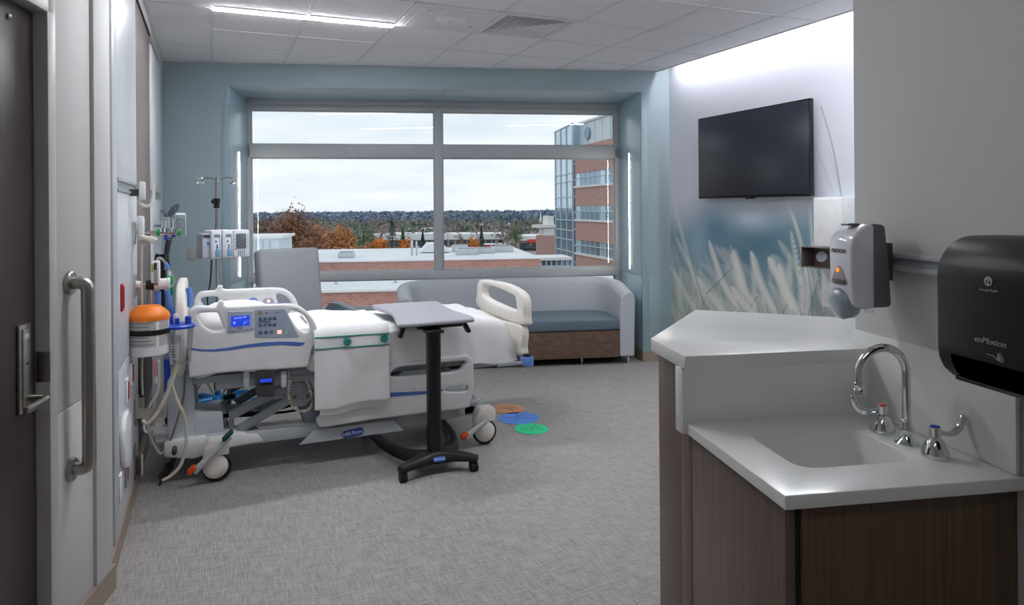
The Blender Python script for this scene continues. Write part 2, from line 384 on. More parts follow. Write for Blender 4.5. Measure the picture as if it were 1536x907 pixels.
# mural wall (printed mural: colours computed point by point)
def mural():
    y0, y1, z0, z1 = 2.2, 5.95, 0.1, 2.97
    ny, nz_ = 470, 360
    Y, Z = np.meshgrid(np.linspace(y0, y1, ny), np.linspace(z0, z1, nz_))
    rng = np.random.RandomState(3)
    def fbm(sy, sz, seed):
        r = np.random.RandomState(seed); out = np.zeros_like(Y); amp = 1
        for o in range(3):
            gy, gz = int((y1-y0)*sy*2**o)+3, int((z1-z0)*sz*2**o)+3
            g = r.rand(gz, gy); fy = (Y-y0)/(y1-y0)*(gy-2); fz = (Z-z0)/(z1-z0)*(gz-2)
            iy = np.minimum(fy.astype(int), gy-2); iz = np.minimum(fz.astype(int), gz-2); ty = fy-iy; tz = fz-iz
            ty = ty*ty*(3-2*ty); tz = tz*tz*(3-2*tz)
            out += amp*((g[iz, iy]*(1-ty)+g[iz, iy+1]*ty)*(1-tz)+(g[iz+1, iy]*(1-ty)+g[iz+1, iy+1]*ty)*tz); amp *= .5
        return out/1.75
    def c(*x): return np.array(lin(x))
    def sm(a, b, x): t = np.clip((x-a)/(b-a), 0, 1); return t*t*(3-2*t)
    n1, n2, n3 = fbm(1.3, 1.6, 1), fbm(3, 3, 2), fbm(2, 6, 5)
    col = np.zeros(Y.shape+(3,)); col[:] = c(.85, .855, .90)
    def mix(mask, cc): col[:] = col*(1-mask[..., None])+np.array(cc)*mask[..., None]
    edge = 1.50+.26*(n1-.5)+.10*(n2-.5)
    mix(sm(.16, -.22, Z-edge)*.95, c(.49, .62, .675))
    # darker pool of teal in the middle, paler veil above
    for cy, cz, ry, rz, cc, k in ((4.55, 1.14, .55, .24, (.31, .46, .53), .9), (5.1, 1.32, .22, .20, (.38, .54, .63), .9), (4.1, 1.08, .35, .26, (.36, .50, .56), .8), (3.75, 1.2, .25, .3, (.44, .58, .62), .6),
                                  (4.65, 1.42, .22, .10, (.80, .85, .90), .75), (5.35, 1.2, .13, .25, (.66, .76, .82), .5)):
        q = ((Y-cy)/ry)**2+((Z-cz)/rz)**2+(n2-.5)*.7; mix(np.exp(-np.maximum(q, 0)*1.2)*k, c(*cc))
    mix(sm(1.05, .6, Z+(n1-.5)*.4)*.85, c(.67, .70, .665))
    mix(sm(.50, .0, Z+(n2-.5)*.3)*.5, c(.50, .55, .50))
    # thin dark green stems
    def stroke(pts, w0, w1, cc, k, feather=0.0, hairs=0):
        P = smooth_path([(*p, 0) for p in pts], 10); L = len(P)
        best = np.full(Y.shape, 9.); par = np.zeros(Y.shape); side = np.zeros(Y.shape)
        for i in range(L-1):
            a, b = P[i], P[i+1]; dx, dz = b.x-a.x, b.y-a.y; l2 = dx*dx+dz*dz+1e-9
            t = np.clip(((Y-a.x)*dx+(Z-a.y)*dz)/l2, 0, 1); d = np.hypot(Y-a.x-t*dx, Z-a.y-t*dz)
            s = d < best; best[s] = d[s]; par[s] = ((i+t)/(L-1))[s]; side[s] = np.sign((Y-a.x)*dz-(Z-a.y)*dx)[s]
        w = (w0+(w1-w0)*par)
        if feather: w = w*np.minimum(1, np.sqrt(np.clip((1-par)*7, .0, 1)))*np.minimum(1, np.sqrt(np.clip(par*3, .02, 1)))
        m_ = sm(1.1, .15 if feather else .2, best/np.maximum(w, 1e-4))
        if hairs:
            m_ = m_*(.62+.38*np.sin((par*hairs+best/np.maximum(w, 1e-4)*1.3)*2*PI))
        mix(np.clip(m_, 0, 1)*k, c(*cc))
    def pxp(l): return [(onX(u, v, XR).y, onX(u, v, XR).z) for u, v in l]
    rnd = random.Random(5)
    for i in range(110):     # blurred seed heads low down
        u = rnd.uniform(1000, 1300); v = rnd.uniform(400, 505); L = rnd.uniform(35, 85); lean = rnd.uniform(-45, 5)
        stroke(pxp([(u, v+L*.5), (u+lean*.35, v), (u+lean, v-L*.55)]), .055, .045, (.82+.08*rnd.random(), .83+.05*rnd.random(), .79+.08*rnd.random()), .20+.22*rnd.random(), .9)
    for i in range(26):
        u = rnd.uniform(1002, 1290); v = rnd.uniform(440, 505); L = rnd.uniform(30, 70); lean = rnd.uniform(-25, 30)
        stroke(pxp([(u, v+L*.5), (u+lean*.4, v), (u+lean, v-L*.5)]), .012, .006, (.36, .50, .44), .55)
    big = [([(1052, 455), (1032, 385), (1010, 300)], .045, .03, 70), ([(1075, 478), (1045, 420), (1012, 352)], .05, .035, 60), ([(1058, 492), (1034, 450), (1006, 400)], .05, .035, 50),
           ([(1110, 465), (1085, 425), (1063, 360)], .055, .045, 0), ([(1135, 462), (1112, 425), (1099, 374)], .055, .05, 0), ([(1165, 470), (1143, 430), (1126, 376)], .06, .05, 0),
           ([(1188, 465), (1172, 425), (1152, 385)], .06, .05, 0), ([(1200, 475), (1182, 440), (1168, 395)], .055, .045, 0), ([(1105, 485), (1075, 455), (1045, 415)], .06, .05, 0), ([(1150, 487), (1120, 460), (1096, 430)], .06, .05, 0),
           ([(1212, 420), (1200, 360), (1180, 297)], .035, .02, 80), ([(1204, 470), (1200, 420), (1186, 345)], .04, .03, 80), ([(1236, 470), (1222, 400), (1214, 300)], .03, .02, 70), ([(1268, 480), (1262, 440), (1252, 400)], .03, .02, 60)]
    for pts, w0, w1, hr in big: stroke(pxp(pts), w0*1.05, w1*1.15, (.90, .89, .86), .80, 1, hr)
    for pts in ([(1068, 490), (1048, 430), (1033, 375)], [(1221, 490), (1214, 420), (1203, 365)], [(1264, 305), (1250, 225), (1232, 160)], [(1285, 500), (1270, 420), (1255, 300)], [(1060, 440), (1080, 420), (1100, 400)]):
        stroke(pxp(pts), .010, .006, (.42, .56, .50), .8)
    for pts in ([(1262, 300), (1254, 262), (1243, 222)], [(1256, 310), (1240, 262), (1222, 215)]): stroke(pxp(pts), .022, .012, (.74, .77, .76), .7, 1, 40)
    vs = np.zeros((ny*nz_, 3), np.float32); vs[:, 0] = XR; vs[:, 1] = Y.ravel(); vs[:, 2] = Z.ravel()
    idx = np.arange(ny*nz_).reshape(nz_, ny); f = np.stack([idx[:-1, :-1], idx[1:, :-1], idx[1:, 1:], idx[:-1, 1:]], -1).reshape(-1, 4)
    me = bpy.data.meshes.new('wall_right'); me.vertices.add(len(vs)); me.vertices.foreach_set('co', vs.ravel())
    me.loops.add(f.size); me.loops.foreach_set('vertex_index', f.ravel().astype(np.int32)); me.polygons.add(len(f))
    me.polygons.foreach_set('loop_start', np.arange(0, f.size, 4, dtype=np.int32)); me.update(); me.validate()
    ca = me.color_attributes.new('print', 'FLOAT_COLOR', 'POINT'); ca.data.foreach_set('color', np.concatenate([np.clip(col, 0, 1).reshape(-1, 3), np.ones((ny*nz_, 1))], 1).astype(np.float32).ravel())
    M = bpy.data.materials.new('mural_print'); M.use_nodes = True; t = M.node_tree; b = t.nodes['Principled BSDF']; at_ = nd(t, 'ShaderNodeVertexColor', layer_name='print')
    n = nd(t, 'ShaderNodeTexNoise'); n.inputs['Scale'].default_value = 200; bp = nd(t, 'ShaderNodeBump'); bp.inputs['Strength'].default_value = .02
    t.links.new(n.outputs['Fac'], bp.inputs['Height']); t.links.new(bp.outputs[0], b.inputs['Normal'])
    t.links.new(at_.outputs[0], b.inputs['Base Color']); b.inputs['Roughness'].default_value = .5
    me.materials.append(M); o = bpy.data.objects.new('wall_right', me); C.objects.link(o)
    return struct(o, 'wall printed with a mural of pale feathery grass heads against teal blur', 'wall')
mural()
G().b2(XR+.003, XR+.2, -3.9, 5.99, 0, 3.0).obj('wall_right_core', wall_grey, smooth=False)
struct(bpy.data.objects['wall_right_core'], 'plain wall carrying the grass mural', 'wall'); bpy.data.objects['wall_right_core'].name = 'wall_far_right'
G().b2(XR-.012, XR+.002, -3.5, 5.68, 0, .1).obj('baseboard_right', tan_base, smooth=False)
struct(bpy.data.objects['baseboard_right'], 'tan vinyl base under the grass mural', 'baseboard')

# headwall on the left: white and wood panels on a grey wall
wall_left = struct(G().b2(XL-.4, XL-.03, 3.1, 7.5, 0, 3.0).obj('wall_left', wall_grey, smooth=False), 'headwall of white and wood panels behind the bed', 'wall')
ya, yb_, yc, yd = 3.40, 4.46, 5.58, 6.52
zr = 1.64
def panel(nm, m_, y0, y1, z0, z1, t=0.0, r=.003): return G().b2(XL-.03, XL+t, y0, y1, z0, z1, r).obj(nm, m_, wall_left)
panel('panel', wall_white, 3.56, yb_, zr+.03, 2.74); panel('panel', wall_white, 3.56, yb_, .80, zr-.03); panel('panel', wall_white, 3.50, yb_, .10, .795)
panel('edge_post', light_grey_metal, ya, 3.555, .1, 2.8, .002); panel('edge_post', wall_grey, 3.24, ya-.004, .1, 2.84, -.006)
panel('wood_panel', head_wood, yb_+.006, yc-.006, .14, 2.755, -.012); panel('panel', wall_white, yc, yd, zr+.03, 2.70); panel('panel', wall_white, yc, yd, .1, zr-.03)
panel('edge_post', light_grey_metal, yd+.004, 6.95, .1, 2.8, -.008)
panel('reveal_strip', dark_void, yb_, yc, 2.757, 2.772, -.006)
panel('header_strip', wall_grey, 3.24, 7.2, 2.775, ZC-.002, -.002)
for y0, y1 in ((3.56, yb_), (yc, yd)):
    g = G(); g.b2(XL-.02, XL-.012, y0, y1, zr-.03, zr+.03).b2(XL-.02, XL+.006, y0, y1, zr-.03, zr-.018).b2(XL-.02, XL+.006, y0, y1, zr+.018, zr+.03)
    g.obj('equipment_rail', alum, wall_left)
g = G().b2(XL-.03, XL-.002, yb_+.02, yc-.05, .28, .80, .02, 3); g.obj('bumper_panel', mat('dark_brown_bumper', (.20, .16, .15), .5), wall_left)
struct(G().b2(XL-.03, XL+.006, 3.24, 7.0, 0, .1).obj('baseboard_left', tan_base, smooth=False), 'tan vinyl base under the headwall panels', 'baseboard')

# door wall (turned frame) with the dark door
wall_entry = bpy.data.objects.new('wall_entry', None); C.objects.link(wall_entry); wall_entry.location = Bp(AD, 2.7, 0); BASE[wall_entry] = Vector(wall_entry.location)
struct(wall_entry, 'warm grey panelled wall beside the dark door', 'wall')
def dpan(nm, m_, b0, b1, z0, z1, t=0., par=wall_entry, r=.002): return G(MB).b2(AD-.12, AD+t, b0, b1, z0, z1, r).obj(nm, m_, par)
dpan('panel', wall_grey, 2.582, 2.873, .835, 2.95, -.001); dpan('panel', wall_grey, 2.582, 2.873, .1, .831, .001)
dpan('panel', wall_grey, 2.877, 3.0, .1, 2.95, .012); dpan('corner_post', wall_grey, 3.0, 3.06, .1, 2.95, -.02)
dpan('header_panel', wall_grey, .9, 2.582, 2.235, 2.95, -.001); dpan('panel', wall_grey, -4.0, 1.50, .1, 2.95, -.001)
G(MB).b2(AD-.12, AD+.014, 2.58, 3.05, 0, .1).b2(AD-.12, AD+.014, -4, 1.45, 0, .1).obj('baseboard_entry', tan_base, smooth=False)
struct(bpy.data.objects['baseboard_entry'], 'tan vinyl base beside the dark door', 'baseboard')
door = bpy.data.objects.new('door_1', None); C.objects.link(door); door.location = Bp(AD, 2.05, 0); BASE[door] = Vector(door.location)
struct(door, 'dark wood veneer door with a steel lever handle', 'door')
G(MB).b2(AD-.075, AD-.03, 1.56, 2.522, .01, 2.172, .003).obj('door_leaf', door_wood, door)
g = G(MB); g.b2(AD-.12, AD+.012, 2.526, 2.58, 0, 2.235, .004); g.b2(AD-.12, AD+.012, 1.5, 2.58, 2.178, 2.235, .004); g.b2(AD-.12, AD+.012, 1.5, 1.556, 0, 2.235, .004)
g.obj('door_frame', mat('grey_door_frame', (.74, .73, .72), .45), door)
G(MB @ T(AD-.03, 2.375, 2.12) @ RY(PI/2)).lathe([(.010, 0), (.010, .003), (.006, .007), (.001, .008)], n=16).obj('stud', steel, door)
h = G(MB).b2(AD-.032, AD-.02, 2.405, 2.475, .885, 1.165, .004).obj('handle', steel, door)
G(MB).b2(AD-.022, AD-.016, 2.418, 2.462, .90, 1.15, .002).obj('face_plate', steel, h)
G(MB).b2(AD-.019, AD-.0155, 2.425, 2.455, 1.118, 1.135, .002).obj('label_plate', light_grey_metal, h)
g = G(MB @ T(AD-.02, 2.44, 1.04) @ RY(PI/2)); g.lathe([(.004, 0), (.004, .006)], n=10); g.obj('keyhole', black, h)
g = G(MB); g.tube(fillet([(AD-.03, 2.44, .930), (AD+.045, 2.44, .930), (AD+.045, 2.31, .926)], .02), [.010]*16, 10)
g.b2(AD+.036, AD+.054, 2.30, 2.42, .915, .938, .006); g.obj('lever', steel, h)
g = G(MB).b2(AD-.03, AD+.013, 2.523, 2.529, .96, 1.06, .001); g.obj('strike_plate', steel, door)

# sink wall, rear walls
o = G(MB).b2(AS, AS+.16, -4.0, 2.054, 0, 2.95, .002).obj('wall_sink', wall_grey, smooth=False); struct(o, 'warm grey wall above the sink counter', 'wall')
o = G().b2(.3, 4.4, -3.95, -3.8, 0, 3.0).obj('wall_front', wall_grey, smooth=False); struct(o, 'plain wall closing the space behind the sink wall', 'wall')
o = G(MB).b2(-1.4, 1.6, -2.4, -2.25, 0, 2.95).obj('wall_rear', wall_grey, smooth=False); struct(o, 'warm grey wall at the room entrance', 'wall')

# ceiling: tees and tiles
ceil = bpy.data.objects.new('ceiling', None); C.objects.link(ceil); ceil.location = (1.8, 4, ZC); BASE[ceil] = Vector(ceil.location)
struct(ceil, 'suspended ceiling of white square tiles', 'ceiling')
gx = [.01+.61*k for k in range(-8, 8)]; gy = [5.02+.61*k for k in range(-14, 5)]
def cclip(p):
    p = clip(p, (NW.x, NW.y), BF); p = clip(p, (1, 0), XCE) if p else p
    p = clip(p, (-1, 0), 4.2) if p else p
    return p
special = {(3, 13): 'smoke', (4, 13): 'vent'}
full = None
for i in range(len(gx)-1):
    for j in range(len(gy)-1):
        x0, x1, y0, y1 = gx[i], gx[i+1], gy[j], gy[j+1]
        ii = round((x0-.01)/.61); jj = round((y0-5.02)/.61)
        if (ii, jj) in ((2, -1), (3, -1)): continue
        p = cclip([(x0+.009, y0+.009), (x1-.009, y0+.009), (x1-.009, y1-.009), (x0+.009, y1-.009)])
        if len(p) < 3: continue
        if y1 < 2.0: continue
        if p[0][0] > -1.2 or True:
            o = G().prism(p, ZC+.004, ZC+.020).obj('ceiling_tile', tile_m, ceil, smooth=False)
g = G()
for x in gx[3:]:
    p = cclip([(x-.012, 2.0), (x+.012, 2.0), (x+.012, 8.2), (x-.012, 8.2)])
    if len(p) > 2: g.prism(p, ZC, ZC+.006)
for y in gy[9:]:
    p = cclip([(-4.2, y-.012), (4.2, y-.012), (4.2, y+.012), (-4.2, y+.012)])
    if len(p) > 2: g.prism(p, ZC, ZC+.006)
g.obj('ceiling_grid', tee_m, ceil, smooth=False)
p = cclip([(-4.1, -3.8), (4.05, -3.8), (4.05, 2.0), (-4.1, 2.0)]); G().prism(p, ZC, ZC+.02).obj('ceiling_plaster', ceil_white, ceil, smooth=False)
p = cclip([(-4.1, -3.8), (XCE, -3.8), (XCE, 8), (-4.1, 8)]); G().prism(p, ZC+.03, ZC+.10).obj('ceiling_slab', ceil_white, ceil, smooth=False)
p = clip([(XCE-.012, -3.5), (XCE, -3.5), (XCE, 8), (XCE-.012, 8)], (NW.x, NW.y), BF); G().prism(p, ZC-.004, ZC+.10).obj('edge_trim', ceil_white, ceil, smooth=False)
p = clip([(XCE-.012, -3.5), (XR+.1, -3.5), (XR+.1, 8), (XCE-.012, 8)], (NW.x, NW.y), BF); G().prism(p, ZC+.10, ZC+.14).obj('cove_top', ceil_white, ceil, smooth=False)

# ================================================================== CEILING FITTINGS
def strip_light(x0, x1, y, lab, k=1.0):
    t = thing('ceiling_strip_light', lab, 'lamp', (x0, y, ZC))  # also makes the three unseen added lamps
    G().b2(x0, x1, y-.045, y+.045, ZC-.004, ZC+.006, .001).obj('housing', ceil_white, t)
    G().b2(x0+.004, x1-.004, y-.036, y+.036, ZC-.009, ZC-.003, .001).obj('diffuser', mat('lamp_diffuser_%d' % (k*100), (.975, .985, 1.0), .5, emit=LAMP*k, var=0), t)
strip_light(.012, 1.228, 5.02, 'bright linear ceiling light above the hospital bed', 1.5)
strip_light(.012, 1.228, 3.19, 'linear ceiling light over the floor before the bed', .95)  # unseen lamp added to brighten the near side of the bed
strip_light(2.452, 3.668, 3.19, 'linear ceiling light over the open floor by the mural', 1.2)  # unseen lamp added to light floor and ledge but spare the sink wall
strip_light(-.30, .90, .14, 'linear ceiling light inside the room entrance', .32)  # unseen lamp over the viewpoint, added as fill for the foreground
t = thing('cove_light', 'light strip hidden in the ceiling cove above the grass mural', 'lamp', (XCE+.05, 4, ZC+.07))
G().b2(XCE+.01, XCE+.055, 1.0, 5.62, ZC+.085, ZC+.098, .001).obj('housing', alum, t); G().b2(XCE+.014, XCE+.050, 1.02, 5.6, ZC+.078, ZC+.086).obj('diffuser', cove_m, t)

x0, x1, y0, y1 = 1.23, 1.84, 4.41, 5.02
t = thing('ceiling_access_panel', 'white square ceiling panel with a rounded sensor dome', 'panel', ((x0+x1)/2, (y0+y1)/2, ZC))
G().b2(x0+.005, x1-.005, y0+.005, y1-.005, ZC-.004, ZC+.012, .002).obj('panel_frame', ceil_white, t)
G().b2(x0+.06, x1-.05, y0+.06, y1-.05, ZC-.008, ZC-.003, .002).obj('hinged_cover', ceil_white, t)
G(T(x0+.33, y0+.28, ZC-.006)).lathe([(.002, -.03), (.05, -.028), (.085, -.02), (.10, -.008), (.10, 0)], M=Matrix.Diagonal((1.15, .85, 1, 1)), n=32).obj('sensor_dome', white_plastic, t)
for q, (px_, py_) in enumerate(((.12, .12), (.52, .42))): G(T(x0+px_, y0+py_, ZC-.009)).lathe([(.012, 0), (.012, .004)], n=12).obj('lock', steel, t)
G(T(x0+.30, y0+.25, ZC-.037)).lathe([(.006, 0), (.006, .004)], n=10).obj('status_lamp', grey_plastic, t)

x0, x1, y0, y1 = 1.84, 2.45, 4.41, 5.02; cx, cy_ = (x0+x1)/2, (y0+y1)/2
t = thing('ceiling_air_vent', 'square ceiling diffuser of nested slanted vanes', 'vent', (cx, cy_, ZC))
def ring(r0, r1, z0, z1):
    vs = []
    for r, z in ((r0, z0), (r1, z1), (r1, z1+.002), (r0, z0+.002)): vs += [(cx-r, cy_-r, z), (cx+r, cy_-r, z), (cx+r, cy_+r, z), (cx-r, cy_+r, z)]
    fs = []
    for a in range(4):
        b_ = (a+1) % 4
        for k in range(4): fs.append((a*4+k, a*4+(k+1) % 4, b_*4+(k+1) % 4, b_*4+k))
    return vs, fs
G().pd(*ring(.30, .255, ZC-.003, ZC-.003)).obj('vent_frame', ceil_white, t, smooth=False)
G().b2(cx-.26, cx+.26, cy_-.26, cy_+.26, ZC+.055, ZC+.06).b2(cx-.27, cx-.258, cy_-.27, cy_+.27, ZC, ZC+.06).b2(cx+.258, cx+.27, cy_-.27, cy_+.27, ZC, ZC+.06).b2(cx-.27, cx+.27, cy_-.27, cy_-.258, ZC, ZC+.06).b2(cx-.27, cx+.27, cy_+.258, cy_+.27, ZC, ZC+.06).obj('duct_box', dark_void, t, smooth=False)
for k in range(6):
    r = .247-.042*k; G().pd(*ring(r, r-.026, ZC-.004, ZC+.022)).obj('vane', ceil_white, t, smooth=False)

# ================================================================== TV and supply box on the mural wall
y0, y1, z0, z1 = 3.905, 5.20, 1.592, 2.318
t = thing('television', 'large black flat television hung on the grass mural wall', 'television', (XR-.06, (y0+y1)/2, z0))
G().b2(4.075, 4.115, y0, y1, z0, z1, .004).obj('screen_housing', tv_b, t); G().b2(4.073, 4.080, y0+.010, y1-.010, z0+.022, z1-.010, .001).obj('screen', tv_m, t)
G().b2(4.115, 4.178, 4.3, 4.8, 1.75, 2.15, .01).obj('wall_bracket', dark_grey, t); G().b2(4.078, 4.10, 4.50, 4.60, z0-.010, z0+.002, .003).obj('sensor_tab', tv_b, t)
G().text('TCL', planeM((4.0745, 4.55, z0+.011), (0, -1, 0), (0, 0, 1)), .010).obj('brand_mark', grey_text, t)
pa, pb = onX(1220, 296, 4.05), onX(1264, 296, 4.05); pz = onX(1240, 462, 4.05).z
t = thing('supply_cabinet', 'narrow white box cabinet on the mural wall behind the soap dispenser', 'cabinet', (XR-.06, pb.y, pz))
G().b2(4.05, XR-.001, pb.y, pa.y, pz+.28, pa.z, .006).obj('body', white_plastic, t); G().b2(4.10, XR-.001, pb.y+.01, pa.y-.02, pz, pz+.285, .006).obj('lower_body', white_plastic, t)
G().b2(4.044, 4.052, pb.y+.012, pa.y-.012, pz+.30, pa.z-.012, .004).obj('front_cover', white_plastic, t)
q0, q1 = onX(1208, 369, 3.96), onX(1254, 404, 3.96)
t = thing('open_holder_box', 'taupe open box with a white oval sticker fixed below the white cabinet', 'box', (4.0, q1.y, q1.z))
g = G(); g.b2(3.92, 4.042, q1.y, q0.y, q1.z, q1.z+.006).b2(3.92, 4.042, q1.y, q0.y, q0.z-.006, q0.z).b2(4.036, 4.042, q1.y, q0.y, q1.z, q0.z).b2(3.92, 4.042, q0.y-.006, q0.y, q1.z, q0.z).b2(3.92, 4.042, q1.y, q1.y+.006, q1.z, q0.z)
g.obj('box_shell', grey_box, t, smooth=False)
G(T(3.98, (q0.y*.4+q1.y*.6), q0.z)).lathe([(.03, 0), (.03, .004), (.022, .004), (.022, .001)], n=20).obj('top_ring', grey_box, t)
G(planeM((4.0355, q0.y-.075, (q0.z+q1.z)/2), (0, -1, .25), (0, .25, 1))).lathe([(.05, 0), (.05, .001)], M=Matrix.Diagonal((1, .75, 1, 1)), n=28).obj('sticker', white_print, t)

# ================================================================== SINK COUNTER (turned frame)
a0, a1, b0, b1, zc = .836, AS, 1.434, 1.966, .88; zl = 1.079
t = thing('sink_counter', 'white solid-surface counter with an integral sink and a raised ledge', 'counter', Bp(1.1, 1.7, .80))
G(MB).plate([[(a0, b0), (a1-.001, b0), (a1-.001, b1+.01), (a0, b1+.01)], rrect(.962, 1.285, 1.578, 1.842, .05, 6)], .032, T(0, 0, zc-.016), .003).obj('counter_slab', corian, t)
g = G(MB); L = []
for z, s in ((zc-.004, 0), (zc-.012, .004), (zc-.10, .016), (zc-.13, .03), (zc-.142, .06), (zc-.146, .12)):
    L.append([(x, y, z) for x, y in rrect(.962+s, 1.285-s, 1.578+s, 1.842-s, .05, 6)])
n = len(L[0]); vs = [p for l in L for p in l]; fs = [(i*n+j, i*n+(j+1) % n, (i+1)*n+(j+1) % n, (i+1)*n+j) for i in range(len(L)-1) for j in range(n)]+[tuple((len(L)-1)*n+j for j in range(n))]
bo = g.pd(vs, fs).obj('sink_bowl', sink_m, t, angle=60)
G(MB @ T(1.123, 1.71, zc-.146)).lathe([(.024, 0), (.024, .003), (.016, .004), (.010, .001)], n=20).obj('drain', chrome, bo)
led = [(.83, 1.966), (.833, 2.258), (1.253, 2.85), (1.764, 2.50), (AS+.002, 2.056), (AS-.001, 1.966)]
G(MB).prism(led, zl-.042, zl, .003).obj('ledge', corian, t)
G(MB).b2(.822, AS-.002, 1.9665, 1.99, zc-.032, zl-.04, .002).obj('riser', corian, t)
G(MB).b2(.822, .834, 1.967, 2.02, zc-.032, zl-.04, .001).obj('riser_return', corian, t)
G(MB).b2(AS-.014, AS-.0005, 1.446, 2.053, zc+.0005, 1.126, .002).obj('backsplash', corian, t)
t = thing('vanity_cabinet', 'brown wood veneer cabinet under the white sink counter', 'cabinet', Bp(1.1, 1.8, 0))
z1 = zc-.033
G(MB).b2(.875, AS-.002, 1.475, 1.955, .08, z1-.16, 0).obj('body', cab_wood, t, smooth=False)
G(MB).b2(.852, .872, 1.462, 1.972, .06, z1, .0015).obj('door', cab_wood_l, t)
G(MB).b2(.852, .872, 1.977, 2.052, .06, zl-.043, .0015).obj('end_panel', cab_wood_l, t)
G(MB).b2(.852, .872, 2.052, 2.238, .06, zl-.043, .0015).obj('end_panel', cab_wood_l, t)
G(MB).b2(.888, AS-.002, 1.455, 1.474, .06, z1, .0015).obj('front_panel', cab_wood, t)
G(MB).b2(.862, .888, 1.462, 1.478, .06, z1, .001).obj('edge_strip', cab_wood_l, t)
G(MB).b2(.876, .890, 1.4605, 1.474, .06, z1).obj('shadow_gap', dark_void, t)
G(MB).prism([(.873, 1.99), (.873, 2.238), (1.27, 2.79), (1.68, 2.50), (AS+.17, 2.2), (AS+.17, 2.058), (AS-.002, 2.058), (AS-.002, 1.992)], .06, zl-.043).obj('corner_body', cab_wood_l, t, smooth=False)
G(MB).b2(.90, AS-.002, 1.50, 2.05, 0, .08).obj('plinth', dark_void, t, smooth=False)

t = thing('faucet', 'chrome gooseneck faucet with two wing handles behind the sink', 'faucet', Bp(1.342, 1.694, zc))
fx, fy = 1.342, 1.694
G(MB @ T(fx, fy, zc)).lathe([(.030, 0), (.031, .003), (.026, .008), (.014, .020), (.013, .024), (.019, .034), (.020, .040), (.015, .050), (.0135, .058), (.0135, .064), (.0115, .066)], n=28).obj('spout_base', chrome, t)
pts = [(fx, fy, zc+.05), (fx, fy, 1.07)]+[(fx-.07+.07*math.cos(k*PI/14), fy, 1.07+.07*math.sin(k*PI/14)) for k in range(1, 15)]+[(fx-.14, fy, 1.047)]
sp = G(MB).tube(pts, .0112, 16).obj('spout', chrome, t)
G(MB @ T(fx-.14, fy, 1.02)).lathe([(.012, 0), (.0145, .001), (.0145, .012), (.013, .014), (.0145, .016), (.0145, .030), (.0112, .032)], n=20).obj('aerator', chrome, sp)
for by, cm, sg in ((1.791, red, -1), (1.592, blue_plastic, 1)):
    hnd = G(MB @ T(fx, by, zc)).lathe([(.033, 0), (.034, .004), (.031, .018), (.022, .038), (.018, .043), (.013, .047), (.0125, .052), (.0145, .054), (.0145, .074), (.012, .076)], n=28).obj('handle', chrome, t)
    G(MB @ T(fx, by, zc+.0755)).lathe([(.0115, 0), (.0115, .003), (.009, .004)], n=18).obj('index_cap', cm, hnd)
    out = [(.008, .058), (.035, .050), (.056, .050), (.075, .062), (.086, .085), (.086, .100), (.078, .104), (.071, .097), (.066, .080), (.055, .070), (.035, .064), (.010, .068)]
    M = MB @ T(fx, by, zc) @ RZ(0 if sg > 0 else PI-.25) @ planeM((0, 0, 0), (1, 0, 0), (0, 0, 1))
    G().plate([[(p.x, p.y) for p in smooth_loop([(x, y, 0) for x, y in out], 4)]], .010, M, .003).obj('wing_lever', chrome, hnd)

# rail and dispensers on the sink wall
t = thing('wall_rail', 'brushed aluminium equipment rail on the wall above the sink', 'rail', Bp(AS, 1.7, 1.33))
g = G(MB); g.b2(AS-.022, AS-.001, 1.0, 2.03, 1.366, 1.381, .003).b2(AS-.022, AS-.001, 1.0, 2.03, 1.329, 1.344, .003).b2(AS-.010, AS-.001, 1.0, 2.03, 1.340, 1.370)
g.obj('rail_profile', mat('rail_aluminium', (.72, .72, .73), .4, .1), t); G(MB).b2(AS-.0105, AS-.0095, 1.0, 2.03, 1.346, 1.364).obj('groove', grey_metal, t)

t = thing('soap_dispenser', 'white and grey soap dispenser mounted on the rail above the ledge', 'dispenser', Bp(1.40, 1.878, 1.2))
def prof_b(pr, bA, bB, r=0): return G(MB).prism(pr, -bB, -bA, r, M=Matrix(((1, 0, 0, 0), (0, 0, -1, 0), (0, 1, 0, 0), (0, 0, 0, 1))))
prof_b([(1.345, 1.225), (1.398, 1.225), (1.404, 1.235), (1.398, 1.34), (1.386, 1.455), (1.380, 1.464), (1.345, 1.468)], 1.829, 1.931, .005).obj('back_plate', mat('soap_back_grey', (.42, .42, .43), .4), t)
G(MB).b2(1.398, AS-.024, 1.845, 1.915, 1.30, 1.41, .003).obj('rail_clip', dark_grey, t)
cv = prof_b([(1.350, 1.222), (1.300, 1.222), (1.283, 1.235), (1.276, 1.30), (1.275, 1.40), (1.280, 1.425), (1.300, 1.448), (1.330, 1.464), (1.350, 1.467)], 1.825, 1.935, .010).obj('cover', mat('soap_cover', (.89, .89, .925), .22, coat=.3), t, angle=50)
Mf = MB @ planeM((1.274, 1.885, 1.387), (0, -1, 0), (0, 0, 1))
G().text('PROVON', Mf, .0175, .0006, sx=.92).obj('brand_mark', grey_text, cv)
G(MB).plate([smooth_loop([(1.916, 1.291), (1.850, 1.291), (1.858, 1.318), (1.872, 1.338), (1.884, 1.343), (1.896, 1.338), (1.909, 1.318)], 4)], .004, Matrix(((0, 0, 1, 1.2755), (1, 0, 0, 0), (0, 1, 0, 0), (0, 0, 0, 1))), .001).obj('window', mat('soap_window', (.62, .60, .62), .15), cv)
G(MB).b2(1.271, 1.276, 1.853, 1.912, 1.291, 1.305, .002).obj('soap_level', mat('soap_dark', (.36, .33, .33), .3), cv)
G(MB @ T(1.2715, 1.884, 1.332) @ RY(-PI/2)).lathe([(.006, 0), (.006, .002), (.004, .003)], n=14).obj('indicator', amber, cv)
